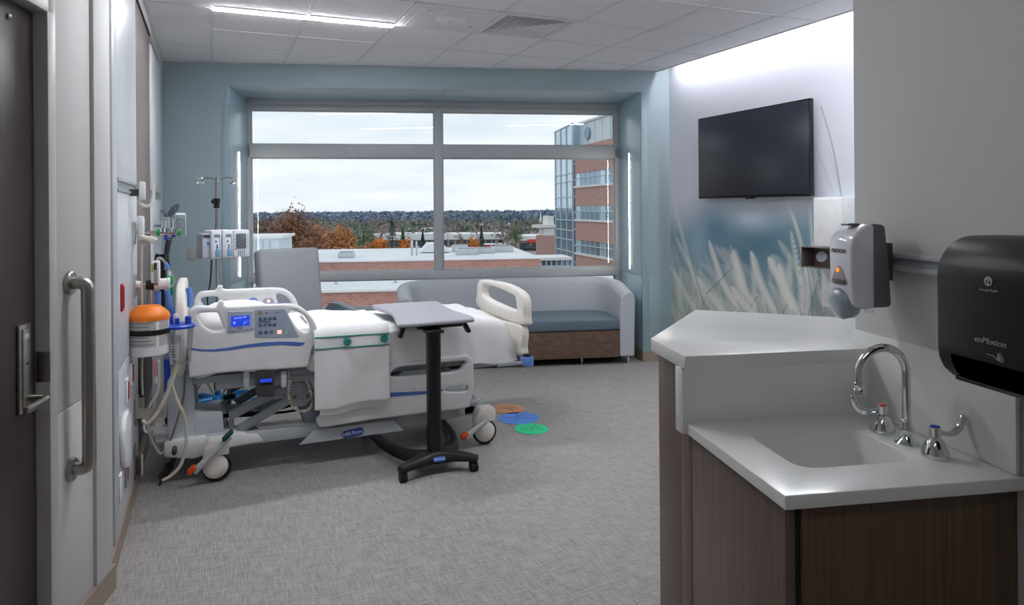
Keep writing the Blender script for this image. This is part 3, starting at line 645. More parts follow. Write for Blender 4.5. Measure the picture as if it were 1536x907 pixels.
G(MB @ T(1.285, 1.890, 1.232) @ RY(-PI/2-.18)).lathe([(.046, -.03), (.047, .004), (.042, .012), (.028, .019), (.012, .022), (.001, .023)], n=32).obj('push_button', mat('silver_button', (.62, .66, .70), .25, .3), cv)
G(MB @ T(1.355, 1.86, 1.207)).lathe([(.010, 0), (.012, .004), (.012, .018)], n=14).obj('nozzle', clear_plastic, t)
G(MB).b2(1.293, 1.335, 1.868, 1.902, 1.4615, 1.468, .003).obj('top_latch', mat('soap_back_grey', (.42, .42, .43)), cv)

t = thing('towel_dispenser', 'black paper towel dispenser with rounded corners above the sink counter', 'dispenser', Bp(1.34, 1.31, 1.11))
bA, bB = 1.165, 1.462
pr = [(AS-.024, 1.108), (1.335, 1.110), (1.300, 1.114), (1.272, 1.124), (1.252, 1.142), (1.240, 1.165), (1.236, 1.19), (1.236, 1.355)]+[(1.328-.092*math.cos(k*PI/16), 1.357+.091*math.sin(k*PI/16)) for k in range(1, 9)]+[(AS-.024, 1.448)]
body = prof_b(pr, bA, bB, .012).obj('cover', mat('charcoal_gloss', (.105, .105, .115), .42, spec=.3), t, angle=50)
G(MB).b2(AS-.026, AS-.001, bA+.02, bB-.02, 1.13, 1.42, .004).obj('back_plate', black, t)
slot = [(1.2385, 1.172), (1.2475, 1.150), (1.262, 1.137), (1.30, 1.150), (1.30, 1.172)]
prof_b([(1.2345, 1.182), (1.2375, 1.164), (1.2495, 1.141), (1.268, 1.126), (1.285, 1.150), (1.285, 1.182)], bA+.03, bB-.045, .001).obj('towel_slot', mat('slot_black', (.004, .004, .005), 1.0, spec=0), t)
G(MB).tube([(1.266, bA+.012, 1.124), (1.266, bB-.03, 1.124)], .006, 10).obj('tear_lip', mat('gloss_black', (.06, .06, .065), .12), t)
Mt = lambda b_, z: MB @ planeM((1.2352, b_, z), (0, -1, 0), (0, 0, 1))
G().text('enMotion', Mt(1.310, 1.229), .0185, .0005, shear=.25, sx=1.12).obj('brand_mark', pale_print, body)
G().text('Georgia-Pacific', Mt(1.312, 1.338), .0078, .0004).obj('maker_mark', pale_print, body)
g = G(Mt(1.312, 1.357)); g.lathe([(.0105, 0), (.0105, .0008)], n=24); mk = g.obj('emblem', pale_print, body)
g = G(Mt(1.312, 1.357))
for k in range(3): g.prism([(-.007+.0035*k, -.004+.004*k), (-.001-.0, -.004+.004*k), (-.004+.0017*k, .001+.003*k)], .0009, .0013)
g.prism([(.001, -.005), (.007, -.005), (.004, .004)], .0009, .0013); g.obj('emblem_mark', body.data.materials[0], body, smooth=False)
g = G(Mt(1.300, 1.200)); g.tube([(-.018, .002, .0008), (.0, .001, .0008), (.012, -.006, .0008), (.022, -.007, .0008)], [.0005, .0009, .0012, .0009], 6)
for k, (x, y) in enumerate(((.014, .010), (.018, .011), (.022, .009), (.026, .005), (.027, -.001))): g.tube([(.012, -.004, .0008), (x-.003, y-.006, .0008), (x, y, .0008)], [.0014, .0013, .0010], 6)
g.obj('hand_mark', pale_print, body)

# ================================================================== GRAB BAR
t = thing('grab_bar', 'vertical brushed steel grab bar on the panel beside the dark door', 'bar', Bp(AD, 2.69, .6))
G(MB).tube(fillet([(AD, 2.69, 1.268), (AD+.062, 2.69, 1.268), (AD+.062, 2.69, .612), (AD, 2.69, .612)], .055, 8), .0225, 20).obj('bar', steel, t, angle=60)
for z in (1.268, .612): G(MB @ T(AD+.001, 2.69, z) @ RY(PI/2)).lathe([(.042, 0), (.042, .010), (.038, .014), (.023, .015)], n=32).obj('flange', steel, t)

# ================================================================== HOSPITAL BED
YN, YF = 4.25, 5.17          # outer faces of the near and far side rails
def zoomer(x0, y0, s): return lambda l: [(x0+x/s, y0+y/s) for x, y in l]
Z6 = zoomer(270, 420, 5.668); Z7 = zoomer(280, 540, 4.773); Z5 = zoomer(440, 400, 2.667)
def xz(l, y): return [(onY(u, v, y).x, onY(u, v, y).z) for u, v in l]
def MY(y): return planeM((0, y, 0), (1, 0, 0), (0, 0, 1))       # draws in X-Z at depth y; local +z points to the camera
def sl(l, n=4): return [(p.x, p.y) for p in smooth_loop([(*q, 0) for q in l], n)]
bed = thing('hospital_bed', 'white electric hospital bed with raised side rails and white bedding', 'bed', (.85, 4.7, 0))

# head rails
hr_out = Z6([(68, 300), (78, 255), (135, 222), (225, 222), (308, 226), (330, 180), (372, 180), (396, 222), (600, 214), (800, 207), (950, 207), (1052, 245), (1135, 335), (1172, 435), (1162, 520), (1118, 620), (1098, 715), (1050, 745), (700, 768), (350, 792), (105, 830), (76, 785), (64, 600), (60, 440)])
hr_h1 = Z6([(148, 300), (175, 282), (300, 276), (325, 292), (350, 350), (374, 405), (350, 430), (275, 436), (205, 400), (165, 345)])
hr_h2 = Z6([(925, 290), (945, 260), (1005, 275), (1062, 312), (1105, 390), (1096, 430), (1058, 443), (1000, 410), (955, 345)])
outl = [sl(xz(hr_out, YN)), sl(xz(hr_h1, YN)), sl(xz(hr_h2, YN))]
hr = G().plate(outl, .055, MY(YN+.0275), .014, 3).obj('head_rail', white_plastic, bed, angle=50)
def flat(l, nm, m_, par, y, th=.002, smooth=False, bev=0):
    p = xz(l, YN)
    return G().plate([sl(p) if smooth else p], th, MY(y), bev).obj(nm, m_, par)
flat(Z6([(78, 572), (180, 588), (290, 588), (420, 572), (560, 548), (700, 530), (860, 521), (970, 524), (1066, 531), (1045, 552), (1015, 560), (940, 556), (860, 550), (700, 560), (560, 575), (430, 595), (290, 606), (180, 604), (80, 590)]), 'blue_stripe', stripe_blue, hr, YN-.001)
# raised lip under the hand holds, then control pad and display
flat(Z6([(635, 252), (890, 246), (1012, 485), (635, 486)]), 'control_pad', mat('grey_blue_pad', (.66, .70, .78), .4), hr, YN-.001, .004, False, .001)
for k, (x, y) in enumerate([(683, 328), (724, 326), (765, 324), (805, 323), (683, 381), (724, 379), (765, 377), (803, 376), (682, 445), (731, 442), (778, 440)]):
    p = xz(Z6([(x, y)]), YN)[0]
    G(planeM((p[0], YN-.003, p[1]), (1, 0, 0), (0, 0, 1))).lathe([(.0105, 0), (.0105, .002), (.008, .004), (.001, .0045)], n=16).obj('button', mat('button_blue_grey', (.36, .43, .55), .3), hr)
p = xz(Z6([(684, 277)]), YN)[0]; G(planeM((p[0], YN-.003, p[1]), (1, 0, 0), (0, 0, 1))).lathe([(.011, 0), (.011, .002), (.006, .003)], n=16).obj('key_button', mat('ochre_button', (.66, .58, .25), .4), hr)
p = xz(Z6([(845, 440)]), YN)[0]; G().box((p[0], YN-.004, p[1]), (.024, .003, .022), .001).obj('lit_button', warm_btn, hr)
p = xz(Z6([(906, 446)]), YN)[0]; G().box((p[0], YN-.004, p[1]), (.010, .003, .008), .001).obj('status_light', mat('green_led', (.45, .80, .25), .4, emit=.4), hr)
p = xz(Z6([(840, 273)]), YN)[0]; G().text('Hill-Rom', planeM((p[0], YN-.0035, p[1]), (1, 0, .03), (0, 0, 1)), .014).obj('brand_mark', stripe_blue, hr)
p = xz(Z6([(735, 274)]), YN)[0]; G().box((p[0], YN-.004, p[1]), (.014, .002, .008), .001).obj('icon', grey_text, hr)
flat(Z6([(668, 352), (690, 345), (700, 352), (735, 356), (770, 352), (768, 346), (735, 350), (705, 346)]), 'line_icon', dark_grey, hr, YN-.0045)
dm = G().plate([sl(xz(Z6([(410, 275), (430, 265), (600, 260), (621, 268), (622, 400), (605, 413), (430, 432), (410, 420)]), YN), 2)], .014, MY(YN-.004), .003).obj('display_unit', mat('display_bezel', (.70, .73, .80), .4), hr)
G().plate([xz(Z6([(433, 306), (593, 295), (593, 380), (433, 393)]), YN)], .002, MY(YN-.0115)).obj('screen', lcd, hr)
for tx, x, y, s_ in (('Bed Exit Off!', 513, 316, .0125), ('x', 462, 357, .030), ('0 °', 555, 362, .016), ('____', 562, 340, .012)):
    p = xz(Z6([(x, y)]), YN)[0]; G().text(tx, planeM((p[0], YN-.0128, p[1]), (1, 0, .06), (0, 0, 1)), s_).obj('screen_text', lcd_t, hr)
p = xz(Z6([(513, 402)]), YN)[0]; G().box((p[0], YN-.0115, p[1]), (.03, .002, .006), .001).obj('display_label', stripe_blue, hr)
# far head rail
fr_out = Z6([(112, 210), (118, 165), (165, 105), (240, 92), (300, 86), (322, 50), (362, 50), (384, 80), (600, 72), (830, 66), (920, 92), (975, 145), (1008, 215), (1040, 330), (1000, 470), (700, 520), (300, 540), (120, 520), (100, 380)])
fr_h1 = Z6([(176, 170), (200, 148), (300, 140), (328, 165), (318, 215), (220, 235), (195, 205)])
fr_h2 = Z6([(818, 140), (838, 116), (895, 135), (935, 175), (945, 215), (880, 222), (838, 188)])
fh = G().plate([sl(xz(fr_out, YF)), sl(xz(fr_h1, YF)), sl(xz(fr_h2, YF))], .055, MY(YF+.0275), .014, 3).obj('head_rail', white_plastic, bed, angle=50)
def far_flat(l, nm, m_, th=.003): return G().plate([sl(xz(Z6(l), YF), 3)], th, MY(YF-.001)).obj(nm, m_, fh)
far_flat([(585, 185), (592, 160), (625, 148), (656, 160), (664, 190), (656, 215), (625, 225), (592, 215)], 'call_button', light_blue)
far_flat([(712, 160), (780, 155), (802, 195), (800, 212), (712, 205)], 'control_pad', mat('grey_blue_pad', (.66, .70, .78)))
p = xz(Z6([(752, 178)]), YF)[0]; G().box((p[0], YF-.003, p[1]), (.022, .004, .02), .001).obj('lit_button', warm_btn, fh)
far_flat([(805, 196), (850, 190), (898, 196), (850, 200)], 'blue_stripe', stripe_blue)

# foot rails
fo = Z5([(112, 590), (140, 500), (300, 430), (392, 392), (520, 372), (680, 355), (708, 362), (722, 392), (720, 500), (706, 548), (690, 566), (500, 590), (300, 615), (130, 642), (100, 634), (94, 612)])
f1 = Z5([(390, 432), (410, 408), (455, 398), (560, 388), (686, 377), (684, 395), (655, 420), (560, 430), (450, 440), (400, 441)])
f2 = Z5([(606, 496), (620, 484), (693, 475), (690, 497), (640, 501)])
foot_rail = G().plate([sl(xz(fo, YN)), sl(xz(f1, YN)), sl(xz(f2, YN))], .05, MY(YN+.025), .012, 3).obj('foot_rail', white_plastic, bed, angle=50)
G().plate([xz(Z5([(385, 503), (530, 497), (602, 490), (600, 496), (530, 508), (386, 520)]), YN)], .003, MY(YN-.0005)).obj('blue_stripe', stripe_blue, foot_rail)
G().plate([sl(xz(fo, YN)), sl(xz(f1, YN))], .05, MY(YF+.035), .012, 3).obj('foot_rail', white_plastic, bed, angle=50)

# headboard, footboard
def MX(x): return planeM((x, 0, 0), (0, -1, 0), (0, 0, 1))      # draws in (-Y)-Z at x, seen from the room's left side
hb = [(-5.10, .60), (-5.11, .90), (-5.06, 1.03), (-4.95, 1.09), (-4.72, 1.10), (-4.50, 1.09), (-4.39, 1.03), (-4.34, .90), (-4.35, .60), (-4.72, .57)]
G().plate([sl(hb), rrect(-4.98, -4.80, .93, 1.02, .04), rrect(-4.66, -4.46, .93, 1.02, .04)], .05, MX(-.165), .014, 3).obj('headboard', warm_white, bed, angle=50)
G().tube(smooth_path([(-.128, 4.50, 1.07), (-.118, 4.50, 1.03), (-.118, 4.50, .96)], 4), .016, 10).obj('headboard_grip', light_blue, bed)
fb = [(-5.105, .76), (-5.115, .88), (-5.10, .94), (-5.03, .975), (-4.85, .985), (-4.66, .99), (-4.45, .985), (-4.27, .955), (-4.215, .90), (-4.21, .80), (-4.235, .745), (-4.66, .735)]
fbd = G().plate([sl(fb), sl([(-4.98, .915), (-4.96, .855), (-4.66, .83), (-4.37, .825), (-4.345, .86), (-4.36, .905), (-4.40, .925), (-4.66, .945), (-4.94, .945)])], .06, MX(1.915), .018, 3).obj('footboard', warm_white, bed, angle=50)
G().plate([sl([(-5.08, .74), (-4.66, .725), (-4.26, .735), (-4.245, .60), (-4.27, .54), (-4.66, .50), (-5.06, .54), (-5.09, .60)])], .05, MX(1.905), .014, 3).obj('foot_panel', warm_white, bed, angle=50)
for y in (4.235, 5.12):
    bu = G(T(1.915, y, .475)).lathe([(.02, 0), (.040, .004), (.044, .014), (.044, .055), (.040, .062), (.02, .066)], n=20).obj('bumper_roller', light_blue, bed)
    G(T(1.915, y, .54)).lathe([(.030, 0), (.030, .008), (.016, .010), (.016, .016)], n=16).obj('bumper_cap', rubber, bu)
    G().b2(1.70, 1.91, y-.018, y+.018, .49, .51, .004).obj('bumper_arm', grey_metal, bed)

# mattress, deck, frame
G().b2(-.12, 1.62, 4.325, 5.115, .59, .775, .04, 3).b2(1.5, 1.82, 4.36, 5.08, .55, .62, .02).obj('mattress', mattress_m, bed)
g = G()
for y in (4.34, 5.08): g.b2(-.10, 1.84, y-.02, y+.02, .545, .585, .004)
for x in (-.08, .35, .8, 1.25, 1.8): g.b2(x-.02, x+.02, 4.34, 5.08, .548, .582, .003)
g.b2(-.10, 1.84, 4.36, 5.06, .55, .588, .006); g.obj('mattress_deck', grey_metal, bed)
g = G()
for y in (4.39, 5.03): g.b2(.02, 1.62, y-.022, y+.022, .490, .540, .004)
for x in (.05, .60, 1.1, 1.60): g.b2(x-.025, x+.025, 4.39, 5.03, .495, .535, .004)
g.obj('lift_frame', light_grey_metal, bed)
g = G()
for y in (4.36, 5.06): g.b2(.02, 1.58, y-.03, y+.03, .165, .235, .006)
g.b2(-.04, .08, 4.33, 5.09, .17, .25, .01); g.b2(1.50, 1.60, 4.33, 5.09, .17, .25, .01); g.obj('base_frame', light_grey_metal, bed)
# moulded base covers at the head end (tower) and foot end
PXZ = Matrix(((1, 0, 0, 0), (0, 0, -1, 0), (0, 1, 0, 0), (0, 0, 0, 1)))
pale = mat('pale_grey_blue', (.80, .83, .86), .4)
G().prism([(-.235, .20), (-.235, .56), (-.215, .60), (-.105, .60), (-.09, .44), (-.085, .20)], -5.05, -4.37, .012, M=PXZ).obj('head_column', pale, bed)
G().prism([(-.10, .20), (-.10, .40), (-.06, .385), (.052, .368), (.06, .235), (.0, .20)], -4.54, -4.365, .012, M=PXZ).obj('head_base_cover', pale, bed)
skp = [(-.25, .155), (-.25, .235), (-.16, .245), (.10, .245), (.24, .225), (.275, .175), (.06, .160), (-.1, .125)]
for y0, y1 in ((4.325, 4.50), (4.97, 5.09)): G().prism(skp, -y1, -y0, .012, M=PXZ).obj('head_skirt', white_plastic, bed)
G().prism([(1.28, .175), (1.40, .255), (1.62, .262), (1.66, .23), (1.66, .185), (1.60, .17)], -5.07, -4.345, .012, M=Matrix(((1, 0, 0, 0), (0, 0, -1, 0), (0, 1, 0, 0), (0, 0, 0, 1)))).obj('foot_skirt', white_plastic, bed)
# lift arms
def arm_bar(p, q, y, w=.05, t_=.03):
    d = Vector((q[0]-p[0], q[1]-p[1])); L = d.length; a = math.atan2(d.y, d.x)
    return G(T((p[0]+q[0])/2, y, (p[1]+q[1])/2) @ RY(-a)).box((0, 0, 0), (L, t_, w), .006).obj('lift_arm', grey_metal, bed)
for y in (4.40, 5.02):
    arm_bar((.09, .325), (.50, .50), y); arm_bar((.14, .245), (.50, .43), y-.02); arm_bar((1.10, .235), (1.42, .48), y)
for y in (4.42, 5.0): G().cyl((.10, y, .22), (.10, y, .34), .014).obj('lift_post', grey_metal, bed)
G().cyl((.70, 4.7, .33), (1.1, 4.7, .40), .035).cyl((1.0, 4.7, .38), (1.25, 4.7, .45), .02).obj('lift_actuator', dark_grey, bed)
g = G().plate([sl(xz(Z7([(690, 190), (740, 165), (890, 165), (895, 260), (850, 330), (780, 330), (745, 290), (700, 245)]), 4.36), 2)], .05, MY(4.385), .004); g.obj('lift_bracket', grey_metal, bed)
for x, y in ((776, 262), (866, 256)):
    p = xz(Z7([(x, y)]), 4.36)[0]; G(planeM((p[0], 4.36, p[1]), (1, 0, 0), (0, 0, 1))).lathe([(.011, 0), (.011, .003), (.006, .006)], n=14).obj('bolt', mat('brass_bolt', (.66, .55, .30), .35, .7), bed)
G().plate([sl(xz(Z7([(820, 330), (950, 320), (955, 500), (880, 505), (840, 450)]), 4.36), 2)], .20, MY(4.48), .02).obj('motor_housing', mat('mid_grey_plastic', (.50, .53, .56), .5), bed)
for x0, x1 in ((408, 450), (676, 716)):
    G().plate([xz(Z7([(x0, 85), (x1, 80), (x1, 185), (x1-8, 195), (x0+8, 198), (x0, 188)]), 4.27)], .02, MY(4.285), .003).obj('rail_hanger', light_grey_metal, bed)
cb = G().plate([xz(Z7([(500, 78), (632, 72), (632, 250), (620, 264), (510, 268), (498, 250)]), 4.25)], .05, MY(4.28), .006).obj('patient_control_box', dark_grey, bed)
G().plate([xz(Z7([(524, 138), (610, 130), (610, 156), (524, 162)]), 4.25)], .004, MY(4.2545)).obj('display', mat('lcd_blue', (.16, .30, .90)), cb)
G().plate([xz(Z7([(520, 134), (614, 126), (614, 178), (520, 182)]), 4.25)], .003, MY(4.2555)).obj('display_window', black, cb)
p0 = xz(Z7([(725, 80), (735, 150), (730, 240), (760, 330), (820, 365), (880, 345), (895, 270), (870, 170), (850, 150)]), 4.29)
path = smooth_path([(x, 4.29, z) for x, z in p0], 14); coil = []
for i, q in enumerate(path):
    k = i/len(path); am = .0075 if .1 < k < .8 else 0
    a = i*2.2; coil.append(q+Vector((math.cos(a)*am, math.sin(a)*am, math.sin(a)*am*.6)))
G().tube(coil, .0042, 6).obj('coiled_cable', cream_cable, bed)
for pts in ([(.02, 4.5, .30), (.3, 4.55, .27), (.55, 4.5, .30), (.62, 4.45, .42)], [(.05, 4.6, .28), (.35, 4.65, .26), (.6, 4.6, .33)], [(.1, 4.7, .27), (.4, 4.62, .25), (.66, 4.6, .30), (.7, 4.5, .44)]):
    G().tube(smooth_path(pts, 8), .008, 6).obj('cable', rubber, bed)
# side plate with the maker's badge
sp_ = G().plate([xz(Z5([(22, 712), (82, 655), (400, 613), (443, 655)]), 4.28)], .008, MY(4.285), .002).obj('side_plate', light_grey_metal, bed)
p = onY(440+238/2.667, 400+664/2.667, 4.28)
G(planeM((p.x, 4.2795, p.z), (1, 0, .085), (-.085, 0, 1))).prism(rrect(-.066, .066, -.0235, .0235, .022, 6), -.003, .001).obj('badge', mat('badge_blue', (.16, .30, .60), .4), sp_)
G().text('Hill-Rom', planeM((p.x, 4.2775, p.z), (1, 0, .085), (-.085, 0, 1)), .033).obj('brand_mark', white_print, sp_)
p = xz(Z5([(790, 392), (880, 350), (905, 360), (880, 385), (860, 400)]), 4.29)
for y in (4.37, 5.05): G().b2(1.52, 1.86, y-.03, y+.03, .47, .52, .006).obj('foot_frame', light_grey_metal, bed)
# casters
def caster(x, y, flip, pedal):
    c = G(T(x, y, .078) @ RX(PI/2)).lathe([(.055, -.024), (.070, -.022), (.078, -.012), (.078, .012), (.070, .022), (.055, .024)], n=32).obj('caster', rubber, bed)
    for s_ in (-1, 1):
        G(T(x-.008, y+s_*.030, .088) @ RX(-s_*PI/2)).lathe([(.066, -.012), (.066, .004), (.056, .014), (.03, .02), (.002, .021)], n=28).obj('wheel_cover', warm_white, c)
    G().prism([(x-.075, .13), (x-.065, .20), (x-.04, .24), (x+.05, .24), (x+.065, .21), (x+.062, .15), (x+.02, .150), (x-.03, .158)], -y-.045, -y+.045, .008, M=Matrix(((1, 0, 0, 0), (0, 0, -1, 0), (0, 1, 0, 0), (0, 0, 0, 1)))).obj('caster_housing', warm_white, c)
    if pedal:
        P = pedal; ym = y-.065
        pe = G().tube([(P[0][0], ym, P[0][1]), ((P[0][0]+P[1][0])/2, ym, (P[0][1]+P[1][1])/2+.004), (P[1][0], ym, P[1][1])], [.015, .017, .019], 10).obj('brake_pedal', light_grey_metal, bed)
        d = Vector((P[1][0]-P[0][0], 0, P[1][1]-P[0][1])).normalized(); ang = math.atan2(d.z, d.x)
        e_ = Vector((P[1][0], ym, P[1][1]))-d*.01
        G(T(e_.x-.018, ym, e_.z+.008) @ RY(-ang)).box((0, 0, 0), (.055, .05, .030), .012, 3).obj('pedal_cap', orange_red, pe)
        if len(P) > 2:
            G(T(P[0][0]-.012, ym, P[0][1]+.01) @ RY(-ang)).box((0, 0, 0), (.07, .05, .022), .008, 3).obj('pedal_cap', dark_green, pe)
q = xz([(345, 655), (291, 708)], 4.23)
caster(.02, 4.295, 0, [q[0], q[1], 1]); caster(.02, 5.10, 0, None)
q = xz([(729, 632), (699, 656)], 4.18)
caster(1.615, 4.25, 0, [q[0], q[1]]); caster(1.615, 5.12, 0, None)
q = xz(Z7([(300, 265), (225, 350)]), 5.02)
G().tube([(q[0][0], 5.02, q[0][1]), (q[1][0], 5.02, q[1][1])], .018, 8).obj('brake_pedal', light_grey_metal, bed)
G().box((q[0][0]+.005, 5.0, q[0][1]+.01), (.08, .05, .03), .01).obj('pedal_cap', dark_green, bed)

# ------------------------------------------------------------------ bedding: cloth swept over the mattress
def nz3(x, y, z, s): return noise.noise(Vector((x*s, y*s, z*s)))
def drape(x0, x1, nx, hem_n, hem_f, lift, name, label, yoff=0, amp=.008, hemwave=.012, foot=False, top=None, seedz=0.):
    """cross-section: far hem, up, over the top, down to the near hem"""
    rows = []
    for i in range(nx+1):
        x = x0+(x1-x0)*i/nx; zt = (top(x) if top else .79)+lift; yn, yf = 4.295-yoff, 5.125+yoff
        if foot:
            k = max(0, (x-(x1-.17))/.17); k = min(k, 1)
        else: k = 0
        hn = hem_n(x)+hemwave*math.sin(x*17)+.008*nz3(x, 2, 0, 9); hf = hem_f
        row = []; r = .05
        pr = [(yf, hf), (yf, hf+(zt-hf)*.5)]+[(yf-r+r*math.cos(a), zt-r+r*math.sin(a)) for a in [j*PI/2/5 for j in range(6)]]
        pr += [(yf-r-(yf-yn-2*r)*j/14, zt) for j in range(1, 14)]
        pr += [(yn+r-r*math.sin(a), zt-r+r*math.cos(a)) for a in [j*PI/2/5 for j in range(6)]]
        nd_ = 14
        pr += [(yn-.012*(j/nd_), zt-r-(zt-r-hn)*j/nd_) for j in range(1, nd_+1)]
        for j, (y, z) in enumerate(pr):
            w = nz3(x, y, z+seedz, 3.2)*amp*1.6+nz3(x+9, y, z*.6+seedz, 9)*amp
            fold = math.sin(x*22+nz3(x, 0, z+seedz, 3)*3)*.006*max(0, (zt-.12-z)/.4) if y < 4.5 else 0
            zz = z+(w if abs(z-zt) < .03 else 0); yy = y-(abs(w)*1.0 if abs(z-zt) >= .03 and y < 4.6 else 0)-fold
            if k > 0: zz = zz-(1-math.sqrt(max(0, 1-k*k)))*min(.30, zz-.50)*(1 if z > .5 else 0); yy = yy+(4.7-yy)*.10*k*k
            row.append((x, yy, zz))
        rows.append(row)
    n = len(rows[0]); vs = [p for r_ in rows for p in r_]
    fs = [(i*n+j, i*n+j+1, (i+1)*n+j+1, (i+1)*n+j) for i in range(nx) for j in range(n-1)]
    return vs, fs, rows
def cloth(name, vs, fs, m_, parent, th=.006):
    o = G().pd(vs, fs).obj(name, m_, parent, angle=180)
    md = o.modifiers.new('thick', 'SOLIDIFY'); md.thickness = th; md.offset = 1
    sb = o.modifiers.new('soft', 'SUBSURF'); sb.levels = 1; sb.render_levels = 1
    return o
def topz(x):
    z = .792+.012*math.exp(-((x-.75)/.35)**2)-.008*math.exp(-((x-1.25)/.12)**2)
    return z+.012*math.exp(-((x-1.5)/.15)**2)
blanket = thing('bed_blanket', 'white cotton blanket spread over the hospital bed mattress', 'blanket', (.9, 4.7, .84))
vs, fs, rows = drape(-.09, 1.875, 80, lambda x: .60 if x < .5 else .56 if x < 1.5 else .50, .60, 0, 'b', '', amp=.016, foot=True, top=topz)
cloth('blanket_cloth', vs, fs, sheet_m, blanket)
# far end of the blanket closes down over the foot of the mattress
end = rows[-1]; n = len(end); k = 6; vs2 = []
for j in range(k+1):
    t_ = j/k
    for p in end: vs2.append((p[0]+.010*math.sin(t_*PI), p[1]+(4.7-p[1])*.06*t_, p[2]+(.52-p[2])*t_ if p[2] > .52 else p[2]))
cloth('blanket_end', vs2, [(i*n+j, i*n+j+1, (i+1)*n+j+1, (i+1)*n+j) for i in range(k) for j in range(n-1)], sheet_m, blanket)
pil = thing('bed_pillow', 'white pillow lying at the head of the hospital bed', 'pillow', (.12, 4.7, .79))
g = G(); b = bmesh.new(); bmesh.ops.create_uvsphere(b, u_segments=32, v_segments=16, radius=1)
for v in b.verts:
    x, y, z = v.co; s_ = 1/max(abs(x), abs(y), 1e-6)**.35 if max(abs(x), abs(y)) > .2 else 1/.2**.35
    v.co = Vector((x*.22*min(s_, 1.5), y*.33*min(s_, 1.5), z*.075*(1-.25*(x*x*y*y)*4)))
g._take(b, T(.14, 4.70, .862) @ Matrix.Diagonal((1, 1.12, 1.1, 1))); g.obj('pillow_case', sheet_m, pil, angle=180)
# folded spread with teal lines hung over the near side
sp2 = thing('folded_bedspread', 'white folded spread with teal lines and rosettes hanging over the bed side', 'bedspread', (.77, 4.28, .84))
vs, fs, rows = drape(.545, .99, 30, lambda x: .345+.06*(x-.545), .78, .012, 's', '', yoff=.062, amp=.012, hemwave=.006, top=topz, seedz=4.2)
half = len(rows[0]); keep = [r_[10:] for r_ in rows]; n = len(keep[0])
cloth('spread_cloth', [p for r_ in keep for p in r_], [(i*n+j, i*n+j+1, (i+1)*n+j+1, (i+1)*n+j) for i in range(len(keep)-1) for j in range(n-1)], sheet_m, sp2, .010)
vs, fs, rows2 = drape(.575, .93, 24, lambda x: .315, .80, .004, 's', '', yoff=.052, amp=.010, hemwave=.01, top=topz, seedz=7)
keep2 = [r_[26:] for r_ in rows2]; n2 = len(keep2[0])
cloth('spread_underlayer', [p for r_ in keep2 for p in r_], [(i*n2+j, i*n2+j+1, (i+1)*n2+j+1, (i+1)*n2+j) for i in range(len(keep2)-1) for j in range(n2-1)], sheet_m, sp2, .006)
def face_y(x, z):
    r_ = min(keep, key=lambda q: abs(q[0][0]-x)); pts = [p for p in r_ if p[1] < 4.36]; return min(pts, key=lambda p: abs(p[2]-z))[1]-.0125
for zf in (.772, .705):
    path = [(x, face_y(x, zf-.01*(x-.55)), zf-.01*(x-.55)) for x in [.548+.44*k_/24 for k_ in range(25)]]
    G().tube(path, .0035, 6).obj('teal_line', tealthread, sp2)
for x in (.735, .955):
    y = min(face_y(x-.02, .735), face_y(x+.02, .735), face_y(x, .735))-.001
    g = G(planeM((x, y, .738), (1, 0, 0), (0, 0, 1)))
    for k_ in range(8):
        a = k_*PI/4; g.ball((.015*math.cos(a), .015*math.sin(a), 0), .0075, (1, 1, .3), 1)
    g.ball((0, 0, 0), .008, (1, 1, .35), 1); ro = g.obj('rosette', tealthread, sp2)
    g = G(planeM((x, y, .738), (1, 0, 0), (0, 0, 1))); g.tube([(.024*math.cos(k_*PI/12), .024*math.sin(k_*PI/12), 0) for k_ in range(25)], .0015, 5); g.obj('rosette_ring', tealthread, ro)

# ================================================================== OVERBED TABLE
t = thing('overbed_table', 'grey overbed table on a black column with a wheeled base', 'table', (1.18, 3.95, 0))
tp = sl([(.975, 3.955), (1.00, 3.925), (1.20, 3.925), (1.40, 3.935), (1.448, 3.965), (1.462, 4.10), (1.44, 4.38), (1.462, 4.65), (1.475, 4.78), (1.45, 4.82), (1.25, 4.835), (1.05, 4.835), (1.01, 4.80), (1.02, 4.62), (1.04, 4.38), (1.0, 4.1)], 5)
G().plate([tp], .022, T(0, 0, .852), .009, 3).obj('table_top', table_m, t, angle=60)
G().b2(1.10, 1.38, 3.98, 4.55, .815, .842, .006).obj('top_support', black, t)
col = G().plate([rrect(1.145, 1.222, 3.895, 3.985, .03, 6)], .76, T(0, 0, .435), 0).obj('column', black, t, angle=50)
G().b2(1.13, 1.235, 3.885, 3.995, .80, .818, .008).obj('column_collar', black, t)
for (u, v) in ((602, 497), (699, 490)):
    p = onY(u, v, 4.02)
    lv = G(T(p.x, p.y, p.z) @ RY(.35 if u < 650 else -.5)).box((0, 0, -.002), (.026, .05, .07), .008).obj('height_lever', black, t)
    G().cyl((p.x, p.y, p.z+.025), (p.x, p.y, .845), .005).obj('lever_rod', grey_metal, lv)
